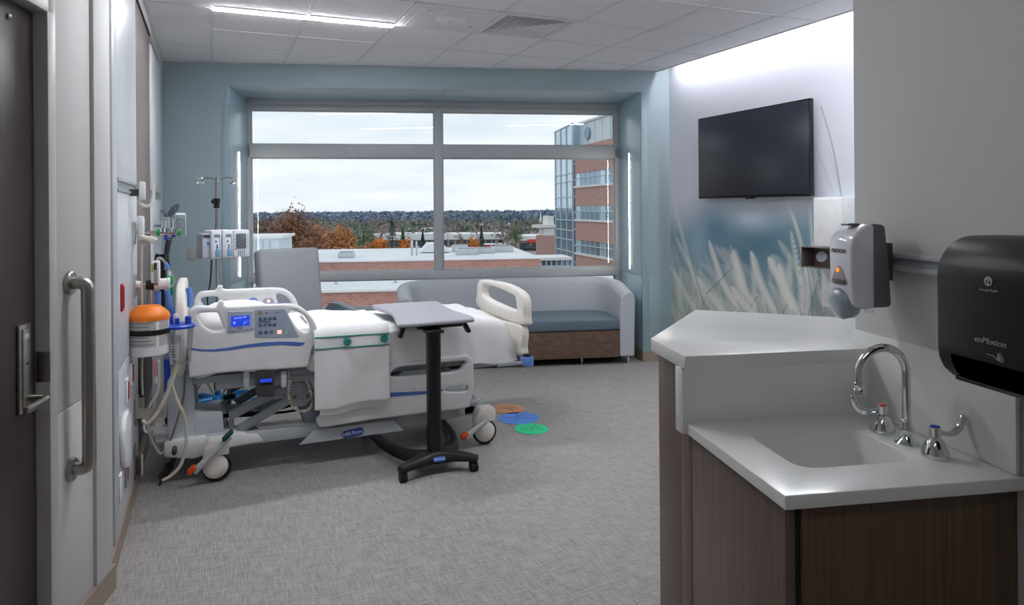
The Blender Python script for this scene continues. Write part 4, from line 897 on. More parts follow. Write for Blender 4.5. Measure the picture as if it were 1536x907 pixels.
# base: front bar and two swept legs under the bed
def sweep(pts, hs, ws, nm):
    P = smooth_path(pts, 8); n = len(P); vs = []; fs = []
    for i, p in enumerate(P):
        k = i/(n-1); d = (P[min(i+1, n-1)]-P[max(i-1, 0)]); d.z = 0; d.normalize(); w = Vector((-d.y, d.x, 0)); W_ = np.interp(k, [0, .5, 1], ws); H_ = np.interp(k, [0, .5, 1], hs)
        for s_, z_ in ((-1, -1), (-.8, .7), (-.5, 1), (.5, 1), (.8, .7), (1, -1)): vs.append(p+w*s_*W_/2+Vector((0, 0, z_*H_/2)))
    m_ = 6
    for i in range(n-1):
        for j in range(m_): fs.append((i*m_+j, i*m_+(j+1) % m_, (i+1)*m_+(j+1) % m_, (i+1)*m_+j))
    fs.append(tuple(range(m_))); fs.append(tuple((n-1)*m_+j for j in range(m_)))
    return G().pd(vs, fs).obj(nm, black, t, angle=50)
fbar = sweep([(.955, 3.83, .075), (1.06, 3.88, .085), (1.18, 3.925, .09), (1.30, 3.89, .085), (1.41, 3.82, .075)], [.03, .065, .03], [.05, .12, .05], 'front_bar')
sweep([(1.14, 3.95, .085), (1.05, 4.06, .075), (.985, 4.26, .07), (.955, 4.52, .07), (.95, 4.78, .07)], [.06, .045, .035], [.10, .06, .045], 'rear_leg')
sweep([(1.22, 3.95, .085), (1.33, 4.06, .08), (1.40, 4.26, .07), (1.43, 4.52, .07), (1.435, 4.78, .07)], [.06, .045, .035], [.10, .06, .045], 'rear_leg')
for x, y in ((.972, 3.838), (1.387, 3.83), (.952, 4.74), (1.435, 4.74)):
    c = G(T(x, y, .029) @ RY(PI/2)).lathe([(.018, -.022), (.029, -.020), (.029, -.004), (.024, -.003), (.024, .003), (.029, .004), (.029, .020), (.018, .022)], n=20).obj('caster', rubber, t)
    G().cyl((x, y, .03), (x, y, .066), .010).obj('caster_stem', black, c)
p = Vector((1.19, 3.861, .088)); Mx = planeM(p, (1, 0, 0), (0, .35, 1))
G(Mx).prism(rrect(-.036, .036, -.013, .013, .010), 0, .004).obj('badge', mat('badge_light_blue', (.30, .48, .82), .4), fbar)
G().text('Hill-Rom', Mx @ T(0, 0, .0045), .018).obj('brand_mark', white_print, fbar)

# ================================================================== SOFA in the alcove (window frame)
def wfix(o): return o
sofa = thing('sofa', 'pale grey curved-back sofa with slate seat and wood drawer front', 'sofa', Wp(1.0, 6.95, 0))
aL, aR, bF, bK = -.14, 2.12, 6.58, 7.40
# shell: swept cross-section round the back and both arms
path = fillet([(aR-.075, bF+.0, 0), (aR-.075, bK-.09, 0), (aL+.075, bK-.09, 0), (aL+.075, bF, 0)], .34, 12)
vs = []; fs = []; n = len(path); m_ = 10
for i, p in enumerate(path):
    d = (path[min(i+1, n-1)]-path[max(i-1, 0)]).normalized(); w = Vector((d.y, -d.x, 0))        # outward
    back = min(1, max(0, (p.y-bF)/(bK-.09-bF))); zt = .70+.085*back**.7; lean = .05*back
    for s_, z in ((.075, .075), (.078, .35), (.085+lean*.6, zt-.10), (.075+lean, zt-.03), (.04+lean, zt), (-.02+lean*.6, zt-.005), (-.06+lean*.5, zt-.05), (-.072+lean*.3, zt-.15), (-.075, .40), (-.075, .075)):
        vs.append(Vector((p.x, p.y, z))+w*s_)
for i in range(n-1):
    for j in range(m_): fs.append((i*m_+j, i*m_+(j+1) % m_, (i+1)*m_+(j+1) % m_, (i+1)*m_+j))
fs.append(tuple(range(m_))); fs.append(tuple((n-1)*m_+j for j in range(m_)))
sh = G(MW).pd(vs, fs).obj('back_shell', fab_grey, sofa, angle=40)
md = sh.modifiers.new('bev', 'BEVEL'); md.width = .015; md.segments = 2; md.limit_method = 'ANGLE'
seat = fillet([(aR-.152, bF-.005, 0), (aR-.152, bK-.17, 0), (aL+.152, bK-.17, 0), (aL+.152, bF-.005, 0)], .27, 10)
G(MW).prism([(p.x, p.y) for p in seat], .335, .445, .018).obj('seat_cushion', fab_blue, sofa, angle=50)
G(MW).b2(aL+.155, aR-.155, bF+.03, bK-.2, .09, .332).obj('seat_base', dark_grey, sofa)
dr = G(MW).plate([[(aL+.155, .075), (aR-.157, .075), (aR-.157, .330), (1.07, .330), (1.04, .307), (.80, .307), (.77, .330), (aL+.155, .330)]], .022, planeM((0, bF+.012, 0), (1, 0, 0), (0, 0, 1)), .001)
# grain runs along the drawer: build it unrotated in the window frame so object X follows the grain
drawer = dr.obj('drawer_front', sofa_wood, sofa)
G(MW).b2(.79, 1.05, bF+.004, bF+.012, .300, .312, .002).obj('drawer_pull', alum, drawer)
for a, b_ in ((aR-.06, bF+.03), (aR-.5, bF+.12), (aL+.06, bF+.03), (aR-.06, bK-.15), (aL+.06, bK-.15)):
    G(MW).cyl((a, b_, .0), (a, b_, .08), .012, .014, 12).obj('leg', chrome, sofa)

# ================================================================== RECLINER beyond the bed
RB = Vector(Wp(-.90, 6.08, 0)); ra = -BW+.62
RM = T(RB.x, RB.y, 0) @ RZ(ra)      # local -y is the way it faces
rec = thing('recliner_chair', 'grey vinyl recliner with dark slate arms between bed and window', 'armchair', RB)
G(RM @ T(0, .22, .42) @ RX(-.14)).box((0, .02, .37), (.56, .13, .80), .035, 3).obj('backrest', fab_chair, rec)
G(RM).box((0, -.08, .40), (.56, .62, .14), .04, 3).obj('seat', fab_chair, rec)
G(RM).box((0, -.36, .24), (.54, .06, .28), .02).obj('footrest', fab_chair, rec)
G(RM).box((0, 0, .22), (.58, .50, .22), .02).obj('base', dark_grey, rec)
for s_ in (-1, 1):
    G(RM).prism([(-.44, .615), (-.42, .640), (.02, .705), (.14, .70), (.22, .64), (.20, .60), (.0, .62), (-.40, .60)], -.04, .04, .012, M=Matrix(((0, 0, 1, s_*.335), (1, 0, 0, 0), (0, 1, 0, 0), (0, 0, 0, 1)))).obj('armrest', arm_m, rec)
    G(RM).box((s_*.325, -.08, .36), (.04, .50, .50), .015).obj('side_panel', fab_chair, rec)
    for y in (-.30, .24): G(RM @ T(s_*.26, y, .04) @ RY(PI/2)).lathe([(.03, -.015), (.04, -.012), (.04, .012), (.03, .015)], n=16).obj('caster', rubber, rec)
    for y in (-.30, .24): G(RM).cyl((s_*.26, y, .04), (s_*.26, y, .14), .012).obj('caster_stem', dark_grey, rec)
G(RM @ T(-.30, .26, .86) @ RY(-PI/2)).lathe([(.02, 0), (.022, .015), (.015, .025)], n=14).obj('release_knob', grey_metal, rec)

# ================================================================== INFUSION STAND
ix, iy = .036, 5.62
iv = thing('infusion_stand', 'steel infusion pole with hooks on a bright blue wheeled base', 'stand', (ix, iy, 0))
G().cyl((ix, iy, .12), (ix, iy, 1.585), .0125).cyl((ix, iy, 1.57), (ix, iy, 1.752), .0095).obj('pole', mat('polished_steel', (.80, .80, .80), .2, 1, .02), iv)
G(T(ix, iy, 1.535)).lathe([(.016, 0), (.022, .004), (.020, .03), (.026, .05), (.026, .07), (.018, .075)], n=16).obj('height_collar', black, iv); G().box((ix-.022, iy-.015, 1.585), (.03, .02, .03), .008).obj('collar_knob', black, iv)
G(T(ix, iy, 1.733)).lathe([(.016, 0), (.016, .03)], n=14).obj('hook_hub', chrome, iv)
for k, a in enumerate((.15, PI-.1, -.6, PI+.75)):
    c_, s_ = math.cos(a), math.sin(a)
    pts = [(0, .010), (.05, .014), (.11, .016), (.132, .010), (.134, -.012), (.118, -.024), (.102, -.014)]
    G().tube(smooth_path([(ix+c_*r, iy+s_*r, 1.742+z) for r, z in pts], 5), .0042, 8).obj('hook', chrome, iv)
G(T(ix, iy, .10)).lathe([(.055, 0), (.06, .02), (.045, .05), (.022, .06), (.02, .09)], n=20).obj('base_hub', cyan_metal, iv)
for k in range(5):
    a = -.35+k*2*PI/5; c_, s_ = math.cos(a), math.sin(a)
    G().tube([(ix+c_*.04, iy+s_*.04, .125), (ix+c_*.18, iy+s_*.18, .125), (ix+c_*.34, iy+s_*.34, .095)], [.028, .024, .02], 10).obj('base_leg', cyan_metal, iv)
    x, y = ix+c_*.325, iy+s_*.325
    c = G(T(x, y, .036) @ RZ(a) @ RX(PI/2)).lathe([(.02, -.014), (.036, -.012), (.036, .012), (.02, .014)], n=18).obj('caster', rubber, iv)
    G().box((x, y, .058), (.05, .036, .04), .01).obj('caster_fork', chrome, c)
for a in (.8, 2.2, -1.1): G().tube(smooth_path([(ix+.05*math.cos(a), iy+.05*math.sin(a), .16), (ix+.16*math.cos(a), iy+.16*math.sin(a), .24), (ix+.28*math.cos(a), iy+.28*math.sin(a), .12)], 5), .006, 6).obj('cable_guard', steel, iv)
# pump: control unit with two channels clamped to the pole
pm = thing('infusion_pump', 'white infusion pump with two channels clamped on the steel pole', 'pump', (.08, 5.55, 1.17))
PM = T(.069, 5.525, 1.178) @ RZ(.30) @ Matrix.Scale(.935, 4)    # local +x to the right, local -y to the room
unit = mat('pump_white', (.84, .85, .89), .4)
G(PM).box((.125, .0, .105), (.125, .16, .215), .012, 3).obj('control_unit', unit, pm)
cu = bpy.data.objects.new
G(PM).box((.120, -.081, .125), (.078, .004, .118), .003).obj('screen', mat('pump_lcd', (.38, .40, .42), .3), pm)
for k in range(4):
    for s_ in (.072, .172): G(PM).box((s_, -.081, .165-.025*k), (.008, .004, .009), .002).obj('soft_key', grey_text, pm)
for i in range(4):
    for j in range(4): G(PM).box((.098+.016*i, -.081, .05-.011*j), (.010, .004, .007), .002).obj('key', mat('key_blue', (.42, .50, .62), .5) if i == 3 else grey_text, pm)
G(PM).box((.076, -.081, .062), (.011, .004, .011), .002).obj('key', mat('key_red', (.90, .35, .30), .5), pm)
for k, x in enumerate((-.068, .018)):
    ch = G(PM).box((x, .0, .105), (.078, .17, .218), .010, 3).obj('pump_channel', unit, pm)
    G(PM).box((x+.004, -.087, .100), (.054, .006, .175), .003).obj('channel_door', mat('channel_panel', (.90, .91, .94), .4), ch)
    G(PM).box((x+.004, -.091, .172), (.044, .004, .026), .002).obj('channel_display', mat('channel_lcd', (.50, .55, .55), .4), ch)
    G(PM).box((x-.004, -.091, .128), (.014, .003, .020), .002).obj('channel_key', mat('key_blue', (.42, .50, .62)), ch)
    for j in range(3): G(PM).box((x+.004, -.091, .097-.015*j), (.015, .004, .010), .002).obj('channel_key', dark_grey, ch)
    G(PM).box((x+.010, -.092, .040), (.040, .012, .052), .004).obj('latch', mat('latch_blue', (.48, .62, .75), .4), ch)
    G(PM).box((x+.024, -.091, .105), (.006, .004, .12), .001).obj('latch_arm', mat('latch_blue', (.48, .62, .75)), ch)
sdb = G(PM).box((-.132, .02, .095), (.06, .15, .19), .008, 3).obj('power_module', mat('pump_side', (.70, .72, .78), .45), pm)
G(PM).box((-.130, -.057, .170), (.05, .006, .02), .002).obj('handle_slot', dark_grey, sdb); G(PM @ T(-.120, -.056, .115) @ RX(PI/2)).lathe([(.011, 0), (.011, .003)], n=16).obj('blue_dot', mat('dot_blue', (.25, .50, .85), .5), sdb)
G(PM).box((-.02, .085, .0), (.16, .05, .016), .004).obj('pole_clamp', grey_box, pm)
G().tube(smooth_path([(.0, 5.57, 1.16), (-.01, 5.55, 1.0), (-.03, 5.54, .86), (.005, 5.57, .7), (.01, 5.59, .4), (.015, 5.60, .2)], 6), .006, 6).obj('power_cord', dark_grey, pm)

# ================================================================== FLOOR DISCS coloured to imitate light symbols projected by the bed foot
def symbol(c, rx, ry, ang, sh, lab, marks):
    m_ = mat('floor_%02d' % int(sh[2]*50), sh, .6)  # disc colour imitates a projected light symbol
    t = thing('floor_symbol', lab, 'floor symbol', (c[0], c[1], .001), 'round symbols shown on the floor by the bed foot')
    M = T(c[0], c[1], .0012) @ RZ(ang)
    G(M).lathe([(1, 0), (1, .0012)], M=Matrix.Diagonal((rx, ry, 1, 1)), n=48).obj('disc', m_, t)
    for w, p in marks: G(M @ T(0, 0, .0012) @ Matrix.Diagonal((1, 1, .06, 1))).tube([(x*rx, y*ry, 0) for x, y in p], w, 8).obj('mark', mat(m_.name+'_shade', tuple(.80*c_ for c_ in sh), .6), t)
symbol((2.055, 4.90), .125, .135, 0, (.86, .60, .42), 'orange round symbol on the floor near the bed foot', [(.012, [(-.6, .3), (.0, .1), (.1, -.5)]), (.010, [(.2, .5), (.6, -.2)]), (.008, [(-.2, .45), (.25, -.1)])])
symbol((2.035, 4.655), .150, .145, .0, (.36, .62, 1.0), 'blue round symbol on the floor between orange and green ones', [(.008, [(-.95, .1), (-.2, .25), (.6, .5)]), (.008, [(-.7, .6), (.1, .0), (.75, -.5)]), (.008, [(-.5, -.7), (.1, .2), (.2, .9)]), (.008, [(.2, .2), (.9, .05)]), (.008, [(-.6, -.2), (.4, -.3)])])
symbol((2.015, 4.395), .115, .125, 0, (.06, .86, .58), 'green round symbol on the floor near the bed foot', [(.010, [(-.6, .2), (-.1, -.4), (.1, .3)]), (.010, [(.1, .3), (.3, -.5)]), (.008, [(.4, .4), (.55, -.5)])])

# ================================================================== HEADWALL EQUIPMENT
def P(u, v, y): return onY(u, v, y)
def wallp(u, v): return onX(u, v, XL)
def plate_on_wall(name, lab, cat, u, v, w, h_, m_, insert=None, grp=None, ins_s=(.45, .6)):
    p = wallp(u, v); t = thing(name, lab, cat, (XL, p.y, p.z), grp)
    G().box((XL+.005, p.y, p.z), (.010, w, h_), .003).obj('cover_plate', m_, t)
    if insert: G().box((XL+.011, p.y, p.z), (.006, w*ins_s[0], h_*ins_s[1]), .002).obj('insert', insert, t)
    return t
plate_on_wall('emergency_pull', 'tall narrow red plate on the white headwall panel', 'switch', 181.5, 446, .055, .125, red, mat('dark_red', (.55, .08, .09), .4), None, (.4, .8))
plate_on_wall('power_outlet', 'white outlet cover with red socket above the oval plate', 'outlet', 189, 585, .07, .115, white_plastic, red, 'red outlets low on the headwall', (.35, .75))
plate_on_wall('power_outlet', 'white outlet cover with red socket beside the dark bumper', 'outlet', 196, 560, .07, .115, white_plastic, red, 'red outlets low on the headwall', (.35, .75))
plate_on_wall('power_outlet', 'white outlet cover with red socket under the canister rail', 'outlet', 189.5, 632, .07, .115, white_plastic, red, 'red outlets low on the headwall', (.35, .75))
plate_on_wall('nurse_call_station', 'small dark wall station with two red keys near the floor', 'switch', 188, 709, .075, .125, grey_metal, red, None, (.35, .5))
plate_on_wall('power_outlet', 'plain white cover plate low on the headwall near the floor', 'outlet', 178.5, 730, .07, .115, white_plastic)
p = wallp(184, 662); t = thing('bed_docking_cover', 'large white oval cover plate low on the headwall', 'cover', (XL, p.y, p.z))
G().plate([sl([(-p.y-.13, p.z-.11), (-p.y-.14, p.z+.06), (-p.y-.06, p.z+.125), (-p.y+.06, p.z+.125), (-p.y+.13, p.z+.05), (-p.y+.10, p.z-.06), (-p.y-.02, p.z-.13)])], .024, MX(XL+.012), .010, 3).obj('cover_shell', white_plastic, t)
p = wallp(201, 690); t = thing('data_socket', 'grey socket bracket beside the oval cover on the headwall', 'socket', (XL, p.y, p.z))
G().box((XL+.004, p.y, p.z), (.008, .07, .16), .002).obj('cover_plate', steel, t); G().box((XL+.02, p.y, p.z-.03), (.03, .05, .09), .004).obj('socket_body', dark_grey, t); G().box((XL+.038, p.y, p.z-.03), (.008, .06, .10), .003).obj('socket_frame', cream_cable, t)
p = onW(287, 380.5, BF); t = thing('wall_plate', 'beige blank cover plate on the blue grey wall', 'cover', Wp(p.x, BF, p.z))
G(MW).box((p.x, BF-.003, p.z), (.068, .006, .108), .002).obj('cover_plate', mat('beige_plate', (.66, .64, .60), .5), t)
for k in (-1, 1): G(MW @ T(p.x, BF-.006, p.z+k*.04) @ RX(PI/2)).lathe([(.004, 0), (.004, .001)], n=10).obj('screw', grey_metal, t)

# U-shaped hook on the rail
t = thing('rail_hook', 'white U-shaped holder hook clipped on the headwall rail', 'hook', (XL+.04, 4.1, zr))
G().box((XL+.055, 4.12, 1.625), (.03, .05, .095), .008).obj('clamp', white_plastic, t); G().box((XL+.02, 4.12, 1.615), (.05, .03, .035), .004).obj('rail_jaw', dark_grey, t)
pts = [P(u, v, 4.12) for u, v in ((206, 276), (206.5, 290), (209, 303), (217, 309), (226, 307), (230, 298), (230.5, 274))]
G().tube(smooth_path(pts, 6), .0085, 10).obj('loop', warm_white, t)

YG = 4.27
def pp(l, y=YG): return [P(u, v, y) for u, v in l]
def gas_outlet(u, v, lab, stripes):
    p = wallp(u, v); t = thing('gas_outlet', lab, 'outlet', (XL, p.y, p.z), 'gas outlets on the headwall')
    G().box((XL+.004, p.y, p.z), (.008, .11, .125), .003).obj('cover_plate', light_grey_metal, t)
    for k, m_ in enumerate(stripes): G().box((XL+.0085, p.y+.035-.035*k, p.z), (.003, .022, .115), .001).obj('stripe', m_, t)
    return t
gas_outlet(199.5, 350, 'gas outlet plate with yellow and green stripes under the rail', (mat('outlet_green', (.25, .55, .48), .5), mat('outlet_yellow', (.85, .78, .40), .5), mat('outlet_blue', (.45, .55, .70), .5)))
gas_outlet(201.5, 428, 'gas outlet plate feeding the suction regulator', (light_blue, grey_metal, mat('outlet_orange', (.70, .50, .40), .5)))
# oxygen flowmeters on one manifold
fm = thing('oxygen_flowmeter', 'pair of clear oxygen flowmeters with green collars plugged in the headwall', 'flowmeter', P(200, 349, YG))
G().tube([Vector((XL+.006, YG, P(200, 348, YG).z)), P(225, 349, YG), P(271, 350, YG)], .011, 10).obj('manifold', chrome, fm)
for u in (208, 237.5, 269): a, b_ = P(u-2.5, 348.5, YG), P(u+2.5, 348.7, YG); G().cyl(a, b_, .018).obj('collar', green, fm)
a = P(211, 346, YG); G().box((a.x, a.y, a.z+.015), (.035, .06, .13), .012).obj('adapter_block', white_plastic, fm)
for u, hgt in ((243, 30), (248.5, 30), (259.5, 36)):
    b0_, b1_ = P(u, 346, YG), P(u, 346-hgt, YG); tb = G().tube([b0_, b1_], .013 if u > 255 else .010, 12).obj('flow_tube', clear_plastic, fm)
    G().tube([b0_, (b0_+b1_)/2], .004, 6).obj('flow_stem', white_plastic, tb); G().cyl(P(u, 348, YG), P(u, 342, YG), .016).obj('tube_foot', chrome, fm)
for u, v in ((249, 358), (260, 354)): G().cyl(P(u, v-5, YG), P(u, v+2, YG), .009).obj('outlet_nut', blue_plastic, fm)
hs = thing('nasal_cannula', 'cream loop of tubing and mask hanging under the flowmeters', 'tubing', P(222, 358, 4.2))
G().plate([sl(xz([(211, 352), (222, 354), (233, 356), (236, 360), (230, 364), (222, 362), (214, 358)], 4.2))], .05, MY(4.2), .012).obj('mask', mat('cream_rubber', (.84, .82, .78), .5), hs)
G().tube(smooth_path(pp([(213, 366), (212.5, 400), (213, 460), (214, 520), (213, 560), (214.5, 592)], 4.18), 6), .0055, 6).obj('hose', cream_cable, hs)
G().tube(smooth_path(pp([(208, 366), (214, 367), (226, 364)], 4.2), 5), .004, 6).obj('strap', cream_cable, hs)
# suction regulator with hoses
sr = thing('suction_regulator', 'white suction regulator with black knob and gauge on the headwall', 'regulator', P(215, 427, YG))
G().tube([Vector((XL+.006, YG, P(200, 427, YG).z)), P(222, 427, YG), P(240, 427, YG)], .008, 8).obj('stem', chrome, sr)
G().cyl(P(203, 427, YG), P(212, 427, YG), .021).obj('coupler', white_plastic, sr)
G().cyl(P(219, 427, YG), P(231, 427, YG), .026, .030).obj('knob', black, sr)
G().cyl(P(238, 426, YG), P(251, 425, YG), .030, .031).cyl(P(251, 425, YG), P(255, 425, YG), .033).obj('vacuum_trap', white_plastic, sr)
a, b_ = P(227, 424, YG), P(240, 391, YG); gb = G().b2(a.x, b_.x, YG-.03, YG+.03, a.z, b_.z, .006).obj('gauge_body', white_plastic, sr)
for u0, u1, v0, v1, m_ in ((227.5, 230.5, 396, 407, mat('lime', (.72, .84, .35), .5)), (231.5, 236, 393.5, 404, dark_grey), (234.6, 236, 398, 404, red), (232, 237, 404, 422, grey_metal)):
    a, b_ = P(u0, v1, YG), P(u1, v0, YG); G().b2(a.x, b_.x, YG-.034, YG-.029, a.z, b_.z, .001).obj('gauge_mark', m_, gb)
hk = thing('stethoscope', 'steel tubes and blue sleeves hung on a black hook beside the regulator', 'stethoscope', P(243, 390, 4.35))
for l in ([(234, 388), (240, 386), (247, 391), (254, 402), (260, 412), (263, 420), (256, 430)], [(236, 388), (243, 389), (248, 395), (252, 400)]): G().tube(smooth_path(pp(l, 4.35), 6), .0055, 8).obj('tube', mat('polished_steel', (.80, .80, .80)), hk)
G().tube(smooth_path(pp([(248, 394), (251, 399), (253, 404)], 4.35), 4), .011, 8).obj('sleeve', light_blue, hk)
G().tube(smooth_path(pp([(233, 390), (234, 384), (236, 381), (235, 386)], 4.35), 4), .006, 8).obj('hanger', black, hk)
bh = thing('breathing_hoses', 'black and blue hoses hanging in a bundle beside the suction regulator', 'hose', P(245, 420, 4.4))
for l, r_, m_, nm in (([(243, 381), (243, 420), (244, 465)], .014, black, 'black_hose'), ([(243, 381), (243.5, 388)], .020, black, 'hose_grip'), ([(243, 404), (243.5, 418)], .022, black, 'hose_grip'), ([(237, 436), (237, 450), (236, 458)], .022, light_blue, 'blue_hose'), ([(250, 435), (252, 450), (254, 458), (260, 466), (262, 474)], .017, light_blue, 'blue_hose'),
                      ([(248, 400), (247.5, 430), (248, 462)], .005, cream_cable, 'tube'), ([(246, 434), (249, 462)], .005, grey_cable, 'tube'), ([(225, 395), (222, 430), (221, 456)], .004, grey_cable, 'tube'), ([(232, 432), (231, 458)], .012, pink, 'pink_tube'), ([(250, 538), (251, 560), (251, 588)], .016, blue_plastic, 'blue_hose'), ([(231.5, 538), (233, 556), (234, 566)], .010, pink, 'pink_tube'), ([(234.5, 563), (234.7, 574)], .011, white_plastic, 'tube_end')):
    G().tube(smooth_path(pp(l, 4.4), 6), r_, 10).obj(nm, m_, bh)
gt = thing('green_reservoir_bag', 'bright green bag hanging behind the suction regulator', 'bag', P(255, 428, 4.5))
a, b_ = P(249, 443, 4.5), P(260, 413, 4.5); G().b2(a.x, b_.x, 4.47, 4.53, a.z, b_.z, .012, 3).obj('bag_body', green, gt); G().cyl(P(254, 413, 4.5), P(254, 406, 4.5), .008).obj('bag_neck', white_plastic, gt)
# blood pressure gauge on the far white panel
YB = 5.75
bp_ = thing('pressure_gauge', 'square white blood pressure gauge standing out from the headwall', 'gauge', P(270, 337, YB))
a, b_ = P(262, 355, YB), P(279, 319, YB); gc = (a+b_)/2
G(T(gc.x, YB, gc.z) @ RZ(.2)).box((0, 0, 0), (b_.x-a.x, .05, b_.z-a.z), .018, 3).obj('case', white_plastic, bp_)
G(T(gc.x, YB-.004, gc.z) @ RZ(.2)).box((0, -.024, 0), ((b_.x-a.x)*.80, .006, (b_.z-a.z)*.84), .012, 2).obj('dial', mat('dial_grey', (.52, .58, .60), .4), bp_)
for k in range(11):
    an = -.6+k*(PI+1.2)/10; G(T(gc.x, YB-.036, gc.z) @ RZ(.2)).box((.032*math.cos(an), 0, .045*math.sin(an)), (.004, .003, .008), 0).obj('tick', dark_grey, bp_)
G(T(gc.x, YB-.036, gc.z) @ RZ(.2) @ RY(.3)).box((0, 0, -.012), (.003, .003, .045)).obj('needle', red, bp_)
G().cyl((XL, YB+.01, gc.z), (gc.x-.02, YB+.01, gc.z), .014).obj('swivel_arm', grey_metal, bp_)
pts = smooth_path(pp([(254, 357), (251, 372), (250, 388), (252, 402)], YB-.06), 40); coil = [q+Vector((math.cos(i*.9)*.017, math.sin(i*.9)*.017, 0)) for i, q in enumerate(pts)]
G().tube(coil, .0052, 6).obj('coiled_hose', black, bp_)
cf = thing('pressure_cuff', 'dark slate pressure cuff resting in the basket above the gauge', 'cuff', P(257, 318, YB-.1))
G().plate([sl(xz([(243, 314), (247, 320), (252, 318), (257, 311), (264, 306), (269, 306), (268, 312), (264, 318), (258, 323), (252, 328), (246, 325)], YB-.1))], .07, MY(YB-.1), .012).obj('cuff_band', mat('cuff_slate', (.27, .31, .37), .6), cf)
G().b2(P(243, 345, YB-.1).x, P(255, 345, YB-.1).x, YB-.14, YB-.06, P(243, 345, YB-.1).z, P(243, 325, YB-.1).z, .006).obj('basket', grey_metal, cf)

# wipes tub with orange lid, strapped on a bracket
cx, cyy = P(223, 500, 4.10).x, 4.10; zb, zt = P(223, 536, 4.0).z, P(223, 479, 4.0).z
wt = thing('wipes_tub', 'white tub of wipes with an orange lid strapped to the headwall', 'tub', (cx, cyy, zb))
R_ = .098
G(T(cx, cyy, 0)).lathe([(R_*.9, zb), (R_*.97, zb+.005), (R_, zb+.03), (R_, zt-.004), (R_*.97, zt)], n=36).obj('tub_body', white_plastic, wt)
G(T(cx, cyy, zt-.012)).lathe([(R_*1.03, 0), (R_*1.03, .022), (R_*.97, .034), (R_*.80, .050), (R_*.62, .066), (R_*.58, .070), (R_*.3, .072)], n=36).obj('lid', orange, wt)
G(T(cx, cyy, 0)).lathe([(R_+.003, zb+.108), (R_+.003, zb+.134)], n=36).obj('strap', black_belt, wt)
def cyl_label(a0_, a1_, z0_, z1_, m_, nm, k=12, e_=.0012):
    vs = []; fs = []
    for i in range(k+1):
        a = a0_+(a1_-a0_)*i/k
        for z in (z0_, z1_): vs.append((cx+(R_+e_)*math.cos(a), cyy+(R_+e_)*math.sin(a), z))
    for i in range(k): fs.append((2*i, 2*i+2, 2*i+3, 2*i+1))
    return G().pd(vs, fs).obj(nm, m_, wt)
cyl_label(-2.75, -1.15, zb+.05, zb+.195, mat('grey_label', (.74, .73, .72), .6), 'label'); cyl_label(-1.0, -.3, zb+.05, zb+.195, mat('grey_label', (.74, .73, .72)), 'label')
for k in range(7): cyl_label(-2.6, -1.3-.1*(k % 3), zb+.062+.018*k, zb+.066+.018*k, grey_text, 'label_line', 12, .002)
g = G(); g.box((XL+.012, cyy+.02, zb+.09), (.022, .05, .20), .004); g.box((XL+.02, cyy+.02, zb+.10), (.04, .10, .03), .004); g.obj('bracket', light_grey_metal, wt)
# suction canister with blue lid
kx, ky = P(270, 515, 4.10).x, 4.12; kb, kt = P(270, 548, 4.06).z, P(270, 493, 4.06).z
sc_ = thing('suction_canister', 'clear suction canister with a blue lid beside the wipes tub', 'canister', (kx, ky, kb))
G(T(kx, ky, 0)).lathe([(.048, kb), (.052, kb+.006), (.066, kt)], n=32).obj('jar', clear_plastic, sc_)
G(T(kx, ky, kt-.004)).lathe([(.066, 0), (.075, .004), (.075, .014), (.062, .022), (.05, .024)], n=32).obj('lid', blue_plastic, sc_)
for dx, dy, h_, r_ in ((-.040, -.01, .045, .010), (-.012, -.03, .035, .012), (.040, -.02, .04, .016), (-.02, .02, .05, .012)): G(T(kx+dx, ky+dy, kt+.015)).lathe([(r_, 0), (r_, h_), (r_*.7, h_+.004)], n=14).obj('port', blue_plastic if dx != -.02 else white_plastic, sc_)
a_ = [-2.2, -1.7]; vs = []; fs = []
for i in range(9):
    a = -2.4+.8*i/8
    for z, r_ in ((kb+.03, .0555), (kt-.03, .0625)): vs.append((kx+r_*math.cos(a), ky+r_*math.sin(a), z))
for i in range(8): fs.append((2*i, 2*i+2, 2*i+3, 2*i+1))
G().pd(vs, fs).obj('scale_label', mat('scale_grey', (.80, .80, .81), .6), sc_)
for k in range(9):
    z = kb+.045+.014*k; r_ = .0570+.0005*k; a = -2.05; G(T(kx+r_*math.cos(a)*1.01, ky+r_*math.sin(a)*1.01, z)).box((0, 0, 0), (.022, .003, .004)).obj('scale_mark', dark_grey, sc_)
G().box((XL+.055, ky+.09, kt-.02), (.11, .02, .03), .004).box((kx-.09, ky+.06, kt-.02), (.10, .02, .02), .004).obj('holder_arm', light_grey_metal, sc_)
